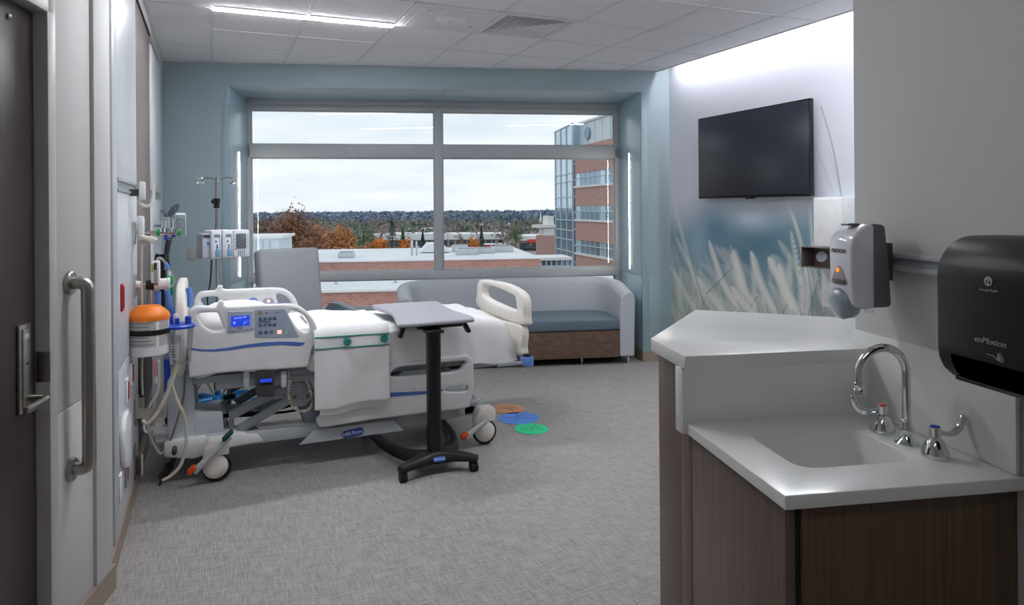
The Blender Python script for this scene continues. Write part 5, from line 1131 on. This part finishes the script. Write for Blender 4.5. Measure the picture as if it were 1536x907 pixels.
# steel cable bracket and the loose tubing
a, b_ = P(199, 626, 4.30), P(228, 607, 4.30)
br = thing('cable_bracket', 'folded cream metal bracket holding tubing low on the headwall', 'bracket', (XL, 4.3, a.z))
g = G(); g.b2(XL+.002, XL+.012, 4.24, 4.36, a.z-.03, b_.z+.05, .002).b2(XL+.01, b_.x, 4.23, 4.238, a.z, b_.z, .001).b2(XL+.01, b_.x-.04, 4.36, 4.368, a.z+.01, b_.z+.03, .001).b2(XL+.01, b_.x-.04, 4.23, 4.36, a.z, a.z+.008, .001)
g.obj('bracket_plate', mat('cream_metal', (.76, .74, .71), .5), br)
for nm, lab, l, y, r_, m_ in (('suction_tube', 'thick cream suction tube looping from the blue-lidded canister', [(268, 503), (267, 540), (258, 570), (246, 600), (235, 620), (222, 634), (213, 630)], 4.08, .0095, cream_cable),
                        ('drain_tube', 'long cream tube hanging from the canister down to the floor', [(262, 545), (258, 575), (266, 600), (278, 630), (279, 665), (272, 695), (258, 712), (244, 720)], 4.10, .0085, cream_cable),
                        ('call_cord', 'thin grey cord curling beside the steel bracket', [(262, 560), (252, 590), (240, 606), (228, 618), (222, 640), (230, 665), (240, 680), (247, 676)], 4.2, .006, mat('pale_grey_cable', (.66, .65, .63), .5)),
                        ('bedside_cable', 'grey power cord running behind the bed head to the floor', [(277, 545), (276, 590), (266, 630), (256, 660), (251, 670), (238, 672), (230, 655)], 4.35, .006, grey_cable),
                        ('white_tube', 'thin white tube looping low beside the dark bumper', [(238, 540), (238, 580), (230, 598), (224, 610), (216, 640), (222, 648), (229, 640)], 4.25, .006, white_plastic)):
    o = G().tube(smooth_path([P(u, v, y) for u, v in l], 7), r_, 8).obj(nm, m_, None, P(*l[-1], y)); tag(o, lab, 'tube' if 'tube' in nm else 'cord', 'loose tubes and cords by the bed head')
pl = thing('floor_plug', 'dark cord end lying on the floor by the bed head', 'cord', (onZ(246, 712, 0).x, onZ(246, 712, 0).y, 0))
q = [onZ(u, v, z) for u, v, z in ((262, 672, .22), (260, 690, .10), (252, 702, .035), (243, 716, .02), (240, 726, .012))]
G().tube(smooth_path(q, 5), [.014]*8+[.022]*8+[.010]*5 if len(smooth_path(q, 5)) == 21 else .014, 8).obj('plug_cord', mat('dark_cord', (.28, .25, .23), .6), pl)

# ================================================================== OUTSIDE
ZG = -12.0
brick = brick_mat('red_brick', (.74, .52, .46), (.62, .43, .40), (.78, .68, .64), 3.0)
brick_t = brick_mat('tower_brick', (.73, .585, .555), (.68, .535, .51), (.76, .66, .63), 3.0)
roof_w = mat('white_roof_membrane', (.86, .88, .90), .8, 0, .06, .4)
coping = mat('white_coping', (.88, .89, .90), .6)
metal_w = mat('white_metal_cladding', (.80, .85, .88), .5, 0, .04, .6, 0, (6, 6, .2))
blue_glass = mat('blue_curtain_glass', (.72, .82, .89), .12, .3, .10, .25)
dark_glass = mat('band_glass', (.50, .62, .70), .10, .4, .2, .5)
mull_m = mat('white_mullion', (.76, .83, .88), .5)
dark_slot = mat('dark_cladding', (.40, .42, .50), .5)
asphalt = mat('asphalt', (.55, .55, .56), .9, 0, .1, .1)
o = G().b2(-900, 1400, 14, 2600, ZG-1, ZG).obj('ground', mat('autumn_ground', (.50, .46, .42), .95, 0, .25, .03), smooth=False); struct(o, 'autumn town ground far below the window', 'ground')

def wz(u, v, b): return onW(u, v, b)
# stepped brick wing with white flat roofs
z1r = wz(545, 433, 30).z; z2r = wz(570, 389.5, 38).z; aE = wz(811, 388, 38).x
wing = thing('lower_wing', 'low brick hospital wing with stepped white flat roofs', 'building', Wp(-2, 36, ZG))
G(MW).b2(-26, 14, 30, 38, ZG, z1r-.12).obj('near_wall', brick, wing, smooth=False); G(MW).b2(-26.1, 14.1, 30.1, 38, z1r-.3, z1r-.08).obj('near_roof', roof_w, wing, smooth=False)
G(MW).b2(-26.15, 14.15, 29.85, 30.15, z1r-.12, z1r, .01).obj('near_coping', coping, wing)
G(MW).b2(-30, aE, 38, 50, ZG, z2r-.09).obj('far_wall', brick, wing, smooth=False); G(MW).b2(-30.1, aE+.1, 38.05, 50, z2r-.15, z2r-.06).obj('far_roof', roof_w, wing, smooth=False)
G(MW).b2(-30.1, aE+.1, 37.9, 38.15, z2r-.09, z2r, .01).obj('far_coping', coping, wing)
p0, p1 = wz(376, 358, 34), wz(418, 358, 34)
pent = thing('roof_penthouse', 'white metal clad plant room on the low wing roof', 'building', Wp(p0.x, 34, z1r-.12))
G(MW).b2(p0.x-4, p1.x, 34, 37.6, z1r-.12, p0.z, 0).obj('cladding', metal_w, pent, smooth=False); G(MW).b2(p0.x-4.1, p1.x+.15, 33.9, 37.7, p0.z, p0.z+.12).obj('roof_edge', coping, pent, smooth=False)
for k in range(5): x = p0.x-.4+k*(p1.x-p0.x)/4; G(MW).b2(x-.03, x+.03, 33.95, 34.0, z1r-.12, p0.z-.1).obj('seam', mat('seam_grey', (.70, .75, .80), .5), pent, smooth=False)
q0, q1 = wz(634, 366, 44), wz(672, 383, 44)
hut = thing('roof_hut', 'small brick stair hut with white roof on the low wing', 'building', Wp(q0.x, 44, z2r-.05))
G(MW).b2(q0.x, q1.x, 44, 46.5, z2r-.06, q0.z-.5).obj('walls', brick, hut, smooth=False); G(MW).prism([(q0.x-.15, q0.z-.5), (q1.x+.15, q0.z-.5), (q1.x-.3, q0.z), (q0.x+.3, q0.z)], -46.6, -43.8, M=Matrix(((1, 0, 0, 0), (0, 0, -1, 0), (0, 1, 0, 0), (0, 0, 0, 1)))).obj('roof', coping, hut, smooth=False)
for k, (u, v, w, hh, dd) in enumerate(((700, 384, 1.3, .35, 42), (722, 384, 1.6, .3, 43), (690, 380, 1.0, .4, 45), (520, 386, .9, .3, 41), (618, 383, .15, .9, 42), (625, 383, .12, .8, 42), (755, 382, 1.2, .35, 44))):
    p = wz(u, v, dd); t = thing('roof_unit', ('wide grey plant unit left of the widest one on the far roof', 'widest grey plant unit on the far white roof', 'tall grey plant unit set back behind the wide ones', 'flat grey roof hatch past the recliner on the far roof', 'thin roof post left of the small brick hut', 'shorter thin roof post nearest the small brick hut', 'low plant unit toward the glazed link on the far roof')[k], 'roof unit', Wp(p.x, dd, z2r-.05), 'plant units on the low wing roof')
    G(MW).box((p.x, dd, z2r-.05+hh/2), (w, .8 if w > .3 else .12, hh), .02).obj('casing', light_grey_metal, t); G(MW).box((p.x, dd, z2r-.02+hh), (w*.8, .5 if w > .3 else .1, .06), .01).obj('cap', grey_metal, t)
for k, (u, v) in enumerate(((509, 427), (695, 421), (598, 424))):
    p = wz(u, v, 33); t = thing('roof_vent', ('hooked pipe vent on the near roof beside the recliner', 'hooked pipe vent on the near roof above the footboard', 'hooked pipe vent on the near roof over the sofa end')[k], 'vent', Wp(p.x, 33, z1r-.12), 'pipe vents on the near roof')
    G(MW).tube(fillet([(p.x-.15, 33, z1r-.12), (p.x-.15, 33, z1r+.35), (p.x+.15, 33, z1r+.35), (p.x+.15, 33, z1r+.05)], .12), .035, 8).obj('pipe', light_grey_metal, t)
    G(MW).cyl((p.x-.15, 33, z1r-.12), (p.x-.15, 33, z1r-.05), .09).obj('flashing', grey_metal, t)

# brick tower on the right with glass corner
d1, d2 = 87., 76.
A = at(863, 311.3, d1); B_ = at(918, 310.9, d2); ex = Vector((B_.x-A.x, B_.y-A.y, 0)).normalized(); ny_ = Vector((-ex.y, ex.x, 0))
if ny_.dot(Vector((A.x, A.y, 0))) < 0: ny_ = -ny_       # away from the camera
TM = Matrix(((ex.x, ny_.x, 0, A.x), (ex.y, ny_.y, 0, A.y), (0, 0, 1, 0), (0, 0, 0, 1)))
tower = thing('brick_tower', 'tall brick hospital tower with window bands and glass corner', 'building', (A.x, A.y, ZG))
LT = 34.; bands = [(4.05, 5.72), (-.02, 1.70), (-4.12, -2.42), (-8.25, -6.55)]
prev = 9.0
for z0, z1 in bands+[(ZG, ZG)]:
    G(TM).b2(0, LT, 0, 14, z1, prev).obj('brick_spandrel', brick_t, tower, smooth=False); prev = z0
pane_me = None
for z0, z1 in bands:
    G(TM).b2(.2, LT, .5, 13, z0-.01, z1+.01).obj('band_backing', dark_glass, tower, smooth=False)
    G(TM).b2(-.1, LT, -.15, .3, z0-.12, z0+.12).obj('sill_course', coping, tower, smooth=False); G(TM).b2(0, LT, -.03, .3, z0+1.05, z0+1.13).obj('transom', mull_m, tower, smooth=False)
    for k in range(13):
        x = .05+k*1.55; G(TM).b2(x-.05, x+.05, .06, .35, z0, z1).obj('mullion', mull_m, tower, smooth=False)
        if k < 12: G(TM).b2(x+.05, x+1.5, .10, .14, z0+.12, z1).obj('window_pane', dark_glass if k % 5 else blue_glass, tower, smooth=False)
G(TM).b2(-1.3, 0, .3, 12, ZG, 9.2).obj('dark_slot', dark_slot, tower, smooth=False)
for k in range(11): G(TM).b2(-1.3, 0, .22, .3, 9-k*2.05, 9.12-k*2.05).obj('slot_transom', mull_m, tower, smooth=False)
G(TM).b2(-1.3, LT, 1.2, 12, 9.0, 12.1).obj('roof_screen', metal_w, tower, smooth=False); G(TM).b2(8, LT, 4, 12, 12.1, 14.6).obj('plant_room', metal_w, tower, smooth=False)
for k in range(7): x = -1.2+k*2.4; G(TM).b2(x-.06, x+.06, 1.1, 1.2, 9, 12.1).obj('screen_post', mull_m, tower, smooth=False)
G(TM).b2(-1.4, LT, 1.0, 1.3, 12.0, 12.25).obj('screen_cap', coping, tower, smooth=False)
G(TM @ T(1.6, 1.05, 10.6) @ RX(PI/2)).lathe([(.75, 0), (.75, .15)], n=24).obj('round_louvre', mat('louvre', (.55, .66, .74), .5), tower)
# glass corner bay: receding face
C1 = A-ex*1.3; C0 = at(832, 311.6, 98); e2 = Vector((C0.x-C1.x, C0.y-C1.y, 0)); L2 = e2.length; e2.normalize(); n2_ = Vector((-e2.y, e2.x, 0))
if n2_.dot(ny_) < 0: n2_ = -n2_
CM = Matrix(((e2.x, n2_.x, 0, C1.x), (e2.y, n2_.y, 0, C1.y), (0, 0, 1, 0), (0, 0, 0, 1)))
G(CM).b2(0, L2, .25, 8, ZG, 12.0).obj('bay_core', mat('bay_blue', (.60, .70, .78), .3, .2), tower, smooth=False)
NC = 3
for k in range(NC+1): x = L2*k/NC; G(CM).b2(x-.06, x+.06, .05, .28, ZG, 12.2).obj('bay_mullion', mull_m, tower, smooth=False)
lev = [12.1, 8.9, 5.9, 4.9, 2.9, 1.5, -.1, -1.4, -2.6, -4.1, -5.4, -6.8, -8.3, -10]
for i, z in enumerate(lev):
    G(CM).b2(0, L2, .05, .28, z-.05, z+.05).obj('bay_transom', mull_m, tower, smooth=False)
    if i < len(lev)-1:
        for k in range(NC): G(CM).b2(L2*k/NC+.06, L2*(k+1)/NC-.06, .18, .24, lev[i+1]+.05, z-.05).obj('bay_pane', blue_glass if i < 5 else dark_glass, tower, smooth=False)
# glazed link and brick pier between wing and tower
lk = thing('glass_link', 'low glazed link building between the brick wing and the tower', 'building', Wp(aE+.2, 48, ZG))
p0, p1 = wz(812, 386, 52), wz(858, 386, 52); zt_ = wz(830, 386, 52).z
G(MW).b2(p0.x, p1.x, 52.3, 55, ZG, zt_-.2).obj('link_core', dark_glass, lk, smooth=False); G(MW).b2(p0.x-.2, p1.x, 51.8, 55.2, zt_-.2, zt_).obj('link_roof', coping, lk, smooth=False)
for k in range(7):
    x = p0.x+k*(p1.x-p0.x)/6; G(MW).b2(x-.05, x+.05, 52.1, 52.3, zt_-4, zt_-.2).obj('link_mullion', mull_m, lk, smooth=False)
for k in range(4): G(MW).b2(p0.x, p1.x, 52.12, 52.3, zt_-.7-1.0*k, zt_-.62-1.0*k).obj('link_transom', mull_m, lk, smooth=False)
pier = thing('brick_pier', 'square brick pier with white cap near the tower', 'building', at(825, 400, 120))
p = at(826, 353, 120); p.z = 0; zt_ = at(826, 353, 120).z
G(T(p.x, p.y, 0)).b2(-1.4, 1.2, 0, 3, ZG, zt_).obj('shaft', brick_t, pier, smooth=False); G(T(p.x, p.y, 0)).b2(-1.0, .9, .3, 2.6, zt_, zt_+1.2).obj('upper_shaft', coping, pier, smooth=False)
zz = at(820, 337, 120).z; G(T(p.x, p.y, 0)).b2(-2.2, 1.6, .0, 3, zz-.5, zz).obj('canopy', coping, pier, smooth=False); G(T(p.x, p.y, 0)).b2(-.3, .9, .6, 2.4, zz, zz+1.5).b2(-.15, .15, .9, 1.2, zt_, zz).obj('cap_box', coping, pier, smooth=False)

# town buildings: placed on the ground by the row where their foot meets it
def shop(u0, u1, vt, vb, m_wall, m_roof, lab, roof_h=.3, windows=0, sign=None, depth=18):
    d = (EYE.z-ZG)*FPX/max(6, (vb-313)); a, b_ = at(u0, vb, d), at(u1, vb, d); ex_ = Vector((b_.x-a.x, b_.y-a.y, 0)); L_ = ex_.length; ex_.normalize(); n_ = Vector((-ex_.y, ex_.x, 0))
    M = Matrix(((ex_.x, n_.x, 0, a.x), (ex_.y, n_.y, 0, a.y), (0, 0, 1, ZG), (0, 0, 0, 1))); H_ = at(u0, vt, d).z-ZG
    t = thing('shop_building', lab, 'building', (a.x, a.y, ZG))
    G(M).b2(0, L_, 0, depth, 0, H_*(1-roof_h)).obj('walls', m_wall, t, smooth=False); G(M).b2(-.4, L_+.4, -.5, depth+.4, H_*(1-roof_h), H_).obj('roof_fascia', m_roof, t, smooth=False)
    for k in range(windows):
        x = L_*(k+.5)/windows; G(M).b2(x-L_*.36/windows, x+L_*.36/windows, -.12, .0, H_*.12, H_*.52).obj('shop_window', mat('shop_glass', (.25, .30, .36), .2), t, smooth=False)
    if sign:
        for s0, s1, z0, z1, m_ in sign: G(M).b2(L_*s0, L_*s1, -.8, -.4, H_*z0, H_*z1).obj('sign', m_, t, smooth=False)
shop_red = mat('shop_red', (.88, .25, .24), .6); cream = mat('cream_wall', (.80, .77, .72), .8); tanw = mat('tan_wall', (.62, .56, .52), .8); brn = mat('brown_roof', (.52, .46, .45), .8)
shop(576, 656, 351, 372, tanw, coping, 'long white-fascia shop row behind the two orange trees', .42, 10)
shop(664, 756, 351, 371, tanw, coping, 'long white-fascia shop row behind the single orange tree', .42, 10)
shop(778, 832, 354, 377, tanw, coping, 'white-roofed store with red sign bands near the brick pier', .32, 3, [(.25, .78, .58, .78, shop_red)])
shop(727, 758, 366, 376, mat('red_truck_side', (.86, .30, .32), .6), coping, 'red and white trailer unit parked below the shop row', .12, 2, [(.30, .36, .0, 1.0, coping)], 5)
shop(610, 658, 343, 354, cream, coping, 'pale flat building among the trees beyond the shop row', .3, 6)
shop(720, 766, 336, 344, tanw, coping, 'long pale roofed building below the wooded ridge', .4, 6)
shop(538, 575, 352, 364, brn, coping, 'small pale gabled building beside the green trees', .5, 3)
shop(795, 822, 349, 356, cream, coping, 'narrow white roofed shed beyond the red-signed store', .5, 2)
shop(670, 700, 343, 352, brn, brn, 'brown pitched house left of the dark pine', .5, 3)
shop(480, 500, 326, 331, cream, coping, 'far white warehouse on the horizon plain', .4, 3)
shop(512, 540, 324, 328, cream, coping, 'long far white warehouse among the distant woods', .4, 4)
ch = thing('church_steeple', 'slender white church steeple against the wooded ridge', 'church', at(811, 334, 420)); p = at(811, 336, 420); zt_ = at(811, 317, 420).z
G(T(p.x, p.y, 0)).lathe([(1.6, p.z-3), (1.6, p.z+.6), (1.1, p.z+.8), (.9, p.z+1.6), (.10, zt_)], n=8).obj('spire', coping, ch, smooth=False); G(T(p.x, p.y, ZG)).b2(-6, 6, 0, 14, 0, p.z-ZG-2).obj('nave', cream, ch, smooth=False)
for k, (u, v, m_) in enumerate(((795, 374, mat('car_dark', (.22, .26, .32), .3)), (685, 373, mat('car_white', (.85, .86, .88), .3)), (694, 374, mat('car_white', (.85, .86, .88))), (632, 374, mat('car_silver', (.62, .64, .68), .3)))):
    d = (EYE.z-ZG)*FPX/(v+2-312); p = at(u, v, d); M = T(p.x, p.y, ZG) @ RZ(-YAW)
    t = thing('parked_car', ('dark parked car before the red-signed store', 'white parked van left of the single orange tree', 'white parked car right beside the single orange tree', 'silver parked car beside the small brick hut')[k], 'car', (p.x, p.y, ZG))
    G(M).prism([(-2.2, .45), (2.2, .45), (2.2, 1.0), (1.4, 1.1), (.8, 1.65), (-1.2, 1.65), (-1.9, 1.1), (-2.2, 1.0)], -.9, .9, .08, M=Matrix(((1, 0, 0, 0), (0, 0, -1, 0), (0, 1, 0, 0), (0, 0, 0, 1)))).obj('car_body', m_, t)
    for x in (-1.4, 1.4):
        for y in (-.85, .85): G(M @ T(x, y, .35) @ RX(PI/2)).lathe([(.2, -.1), (.35, -.1), (.35, .1), (.2, .1)], n=14).obj('wheel', rubber, t)
lot = G().prism([tuple(at(u, v, (EYE.z-ZG)*FPX/(v-312.5)).xy) for u, v in ((575, 384), (840, 384), (840, 366), (575, 366))], ZG, ZG+.05).obj('parking_lot', asphalt, smooth=False); struct(lot, 'grey parking lot in front of the shop rows', 'ground')
for k, u in enumerate((655, 672, 707, 716, 744, 543, 809)):
    d = 150+7*k; p = at(u, 375, d); t = thing('light_pole', ('slim lamp pole beside the dark window mullion', 'slim lamp pole just past the small brick hut', 'slim lamp pole rising through the single orange tree', 'slim lamp pole right beside the single orange tree', 'slim lamp pole above the red trailer unit', 'slim lamp pole among the low rust coloured trees', 'slim lamp pole in front of the red-signed store')[k], 'lamp post', (p.x, p.y, ZG), 'lamp poles in the parking lot')
    G().cyl((p.x, p.y, ZG), (p.x, p.y, ZG+8), .12, .08, 8).obj('mast', grey_metal, t); G().box((p.x, p.y, ZG+8), (1.6, .35, .15)).obj('lamp_head', grey_metal, t)

# trees
def leaves(name, pts, size, m_, parent=None, base=(0, 0, 0), seed=0):
    r = np.random.RandomState(seed); n = len(pts); d1_ = r.normal(size=(n, 3)); d1_ /= np.linalg.norm(d1_, axis=1)[:, None]; d2_ = np.cross(d1_, r.normal(size=(n, 3))); d2_ /= np.linalg.norm(d2_, axis=1)[:, None]
    s_ = size*(.6+.8*r.rand(n))[:, None]; v = np.stack([pts+d1_*s_, pts+d2_*s_*.7, pts-d1_*s_*.6-d2_*s_*.6], 1).reshape(-1, 3)-np.array(base)
    me = bpy.data.meshes.new(name); me.vertices.add(3*n); me.vertices.foreach_set('co', v.astype(np.float32).ravel()); me.loops.add(3*n); me.loops.foreach_set('vertex_index', np.arange(3*n, dtype=np.int32)); me.polygons.add(n); me.polygons.foreach_set('loop_start', np.arange(0, 3*n, 3, dtype=np.int32)); me.update(); me.materials.append(m_)
    o = bpy.data.objects.new(name, me); C.objects.link(o)
    if parent: o.parent = parent
    return o
def leafmat(name, c, v=.35, sc=.5): return mat(name, c, .9, 0, v, sc)
LM = {'brown': leafmat('leaf_brown', (.58, .43, .34)), 'rust': leafmat('leaf_rust', (.72, .52, .34)), 'orange': leafmat('leaf_orange', (.84, .55, .22)), 'grey': leafmat('leaf_greybrown', (.50, .43, .39)), 'green': leafmat('leaf_green', (.36, .48, .32)), 'pine': leafmat('leaf_pine', (.22, .33, .30))}
bark = mat('bark', (.36, .30, .27), .9)
def tree(u, vt, wpx, d, kind, lab, vb=None, n=1500, group='trees beyond the brick wing', seed=1, lsize=None):
    top = at(u, vt, d); base = Vector((top.x, top.y, ZG)); H_ = top.z-ZG; Wd = wpx*d/FPX; rz_ = min(H_*.46, Wd*.75 if kind != 'pine' else H_*.46); r = np.random.RandomState(seed)
    t = thing('pine_tree' if kind == 'pine' else 'autumn_tree', lab, 'tree', base, group)
    cz = top.z-rz_
    k = 40; cl = r.normal(size=(k, 3)); cl /= np.linalg.norm(cl, axis=1)[:, None]; cl *= (r.rand(k, 1)**.4)*.78
    pts = cl[r.randint(k, size=n)]+r.normal(size=(n, 3))*.15
    if kind == 'pine':
        hh = r.rand(n)**.7; an = r.rand(n)*2*PI; rr_ = (1-hh)*np.sqrt(r.rand(n)); P3 = np.stack([top.x+rr_*np.cos(an)*Wd/2, top.y+rr_*np.sin(an)*Wd/2, ZG+H_*.12+hh*H_*.88], 1)
    else: P3 = np.array([top.x, top.y, cz])+pts*np.array([Wd/2*1.1, Wd/2*1.1, rz_*1.1])
    leaves('crown', P3, lsize or max(.22, Wd*.030), LM[kind], t, base, seed)
    G().tube([(top.x, top.y, ZG), (top.x, top.y, ZG+H_*.3), (top.x+.1, top.y, cz+rz_*.3)], [H_*.022, H_*.016, H_*.006], 7).obj('trunk', bark, t)
    if kind != 'pine':
        for i in range(12):
            a = r.rand()*2*PI; z0 = ZG+H_*(.25+.35*r.rand()); e_ = (math.cos(a)*Wd*.42*r.rand(), math.sin(a)*Wd*.42, 0)
            G().tube([(top.x, top.y, z0), (top.x+e_[0]*.5, top.y+e_[1]*.5, z0+H_*.16), (top.x+e_[0], top.y+e_[1], z0+H_*.30)], [H_*.008, H_*.005, H_*.002], 5).obj('branch', bark, t)
tree(442, 313, 78, 80, 'brown', 'tall bare brown tree rising above the horizon', n=7000, seed=1, lsize=.20)
tree(398, 321, 46, 90, 'grey', 'grey brown thinning tree behind the white plant room', n=2200, seed=2)
tree(478, 330, 56, 84, 'rust', 'rust coloured tree beside the tall brown one', n=2600, seed=3)
tree(505, 338, 50, 80, 'rust', 'broad rust coloured tree behind the recliner back', n=2600, seed=4)
tree(520, 346, 44, 72, 'rust', 'low rust coloured tree next to the round orange trees', n=2200, seed=5)
tree(462, 352, 60, 70, 'brown', 'low brown tree in front of the tall brown one', n=2200, seed=15)
tree(568, 352, 34, 95, 'orange', 'bright orange round tree left of the silver car', n=2000, seed=6)
tree(551, 362, 30, 86, 'rust', 'dull low tree leaning on the bright orange one', n=1400, seed=16)
tree(609, 358, 34, 100, 'orange', 'orange round tree beside the small brick hut', n=2000, seed=7)
tree(711, 359, 38, 100, 'orange', 'single orange tree standing in the shop parking lot', n=2000, seed=8)
tree(604, 343, 22, 170, 'pine', 'dark pine in front of the white-fascia shop row', n=1000, seed=9)
tree(634, 346, 18, 170, 'pine', 'small dark pine beside the window mullion', n=800, seed=10)
tree(722, 339, 16, 190, 'pine', 'dark round pine above the single orange tree', n=800, seed=11)
tree(545, 334, 40, 180, 'green', 'pale green tree clump behind the shop row', n=1800, seed=12)
tree(588, 326, 22, 230, 'pine', 'tall dark pine behind the green clump', n=900, seed=13)
tree(774, 336, 22, 220, 'green', 'green tree clump below the wooded ridge', n=900, seed=14)
# uncountable woods out to the horizon
def woods(name, lab, m_, n, dlo, dhi, ulo, uhi, seed, hlo, hhi, size):
    r = np.random.RandomState(seed); d = dlo+(dhi-dlo)*r.rand(n)**.8; u = ulo+(uhi-ulo)*r.rand(n); pts = []
    for i in range(n):
        p = at(u[i], 312, d[i]); h_ = hlo+(hhi-hlo)*r.rand()*(.6+.4*r.rand())
        k = 26; q = r.normal(size=(k, 3)); q /= np.linalg.norm(q, axis=1)[:, None]; pts.append(np.array([p.x, p.y, ZG+h_*.55])+q*np.array([h_*.5, h_*.5, h_*.48]))
    o = leaves(name, np.concatenate(pts), size, m_, seed=seed); o['kind'] = 'stuff'; o['label'] = lab; o['category'] = 'woods'
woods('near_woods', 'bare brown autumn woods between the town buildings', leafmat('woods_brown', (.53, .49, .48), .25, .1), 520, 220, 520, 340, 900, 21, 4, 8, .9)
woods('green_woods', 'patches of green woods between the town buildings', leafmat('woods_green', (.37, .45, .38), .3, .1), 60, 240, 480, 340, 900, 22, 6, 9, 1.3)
woods('far_woods', 'blue grey woods reaching to the horizon', leafmat('woods_blue', (.47, .54, .62), .2, .02), 1300, 520, 1500, 250, 1000, 23, 6, 10, 2.6)  # distance haze is painted into this leaf colour
r = np.random.RandomState(4); vs = []; fs = []; N = 160
for i in range(N+1):
    u = 150+1000*i/N; hgt = 5.0+1.6*math.sin(i*.11+1)+.9*math.sin(i*.37)+(.5*r.rand())+3.5*max(0, (u-560)/400)
    p, q = at(u, 312, 1500), at(u, 312, 1600); vs += [(p.x, p.y, ZG), (q.x, q.y, ZG+hgt)]
for i in range(N): fs.append((2*i, 2*i+2, 2*i+3, 2*i+1))
o = G().pd(vs, fs).obj('ridge', leafmat('ridge_blue', (.50, .59, .69), .12, .01), smooth=False); struct(o, 'blue grey wooded ridge on the horizon', 'hill')  # blue grey tint stands in for haze over the far hills
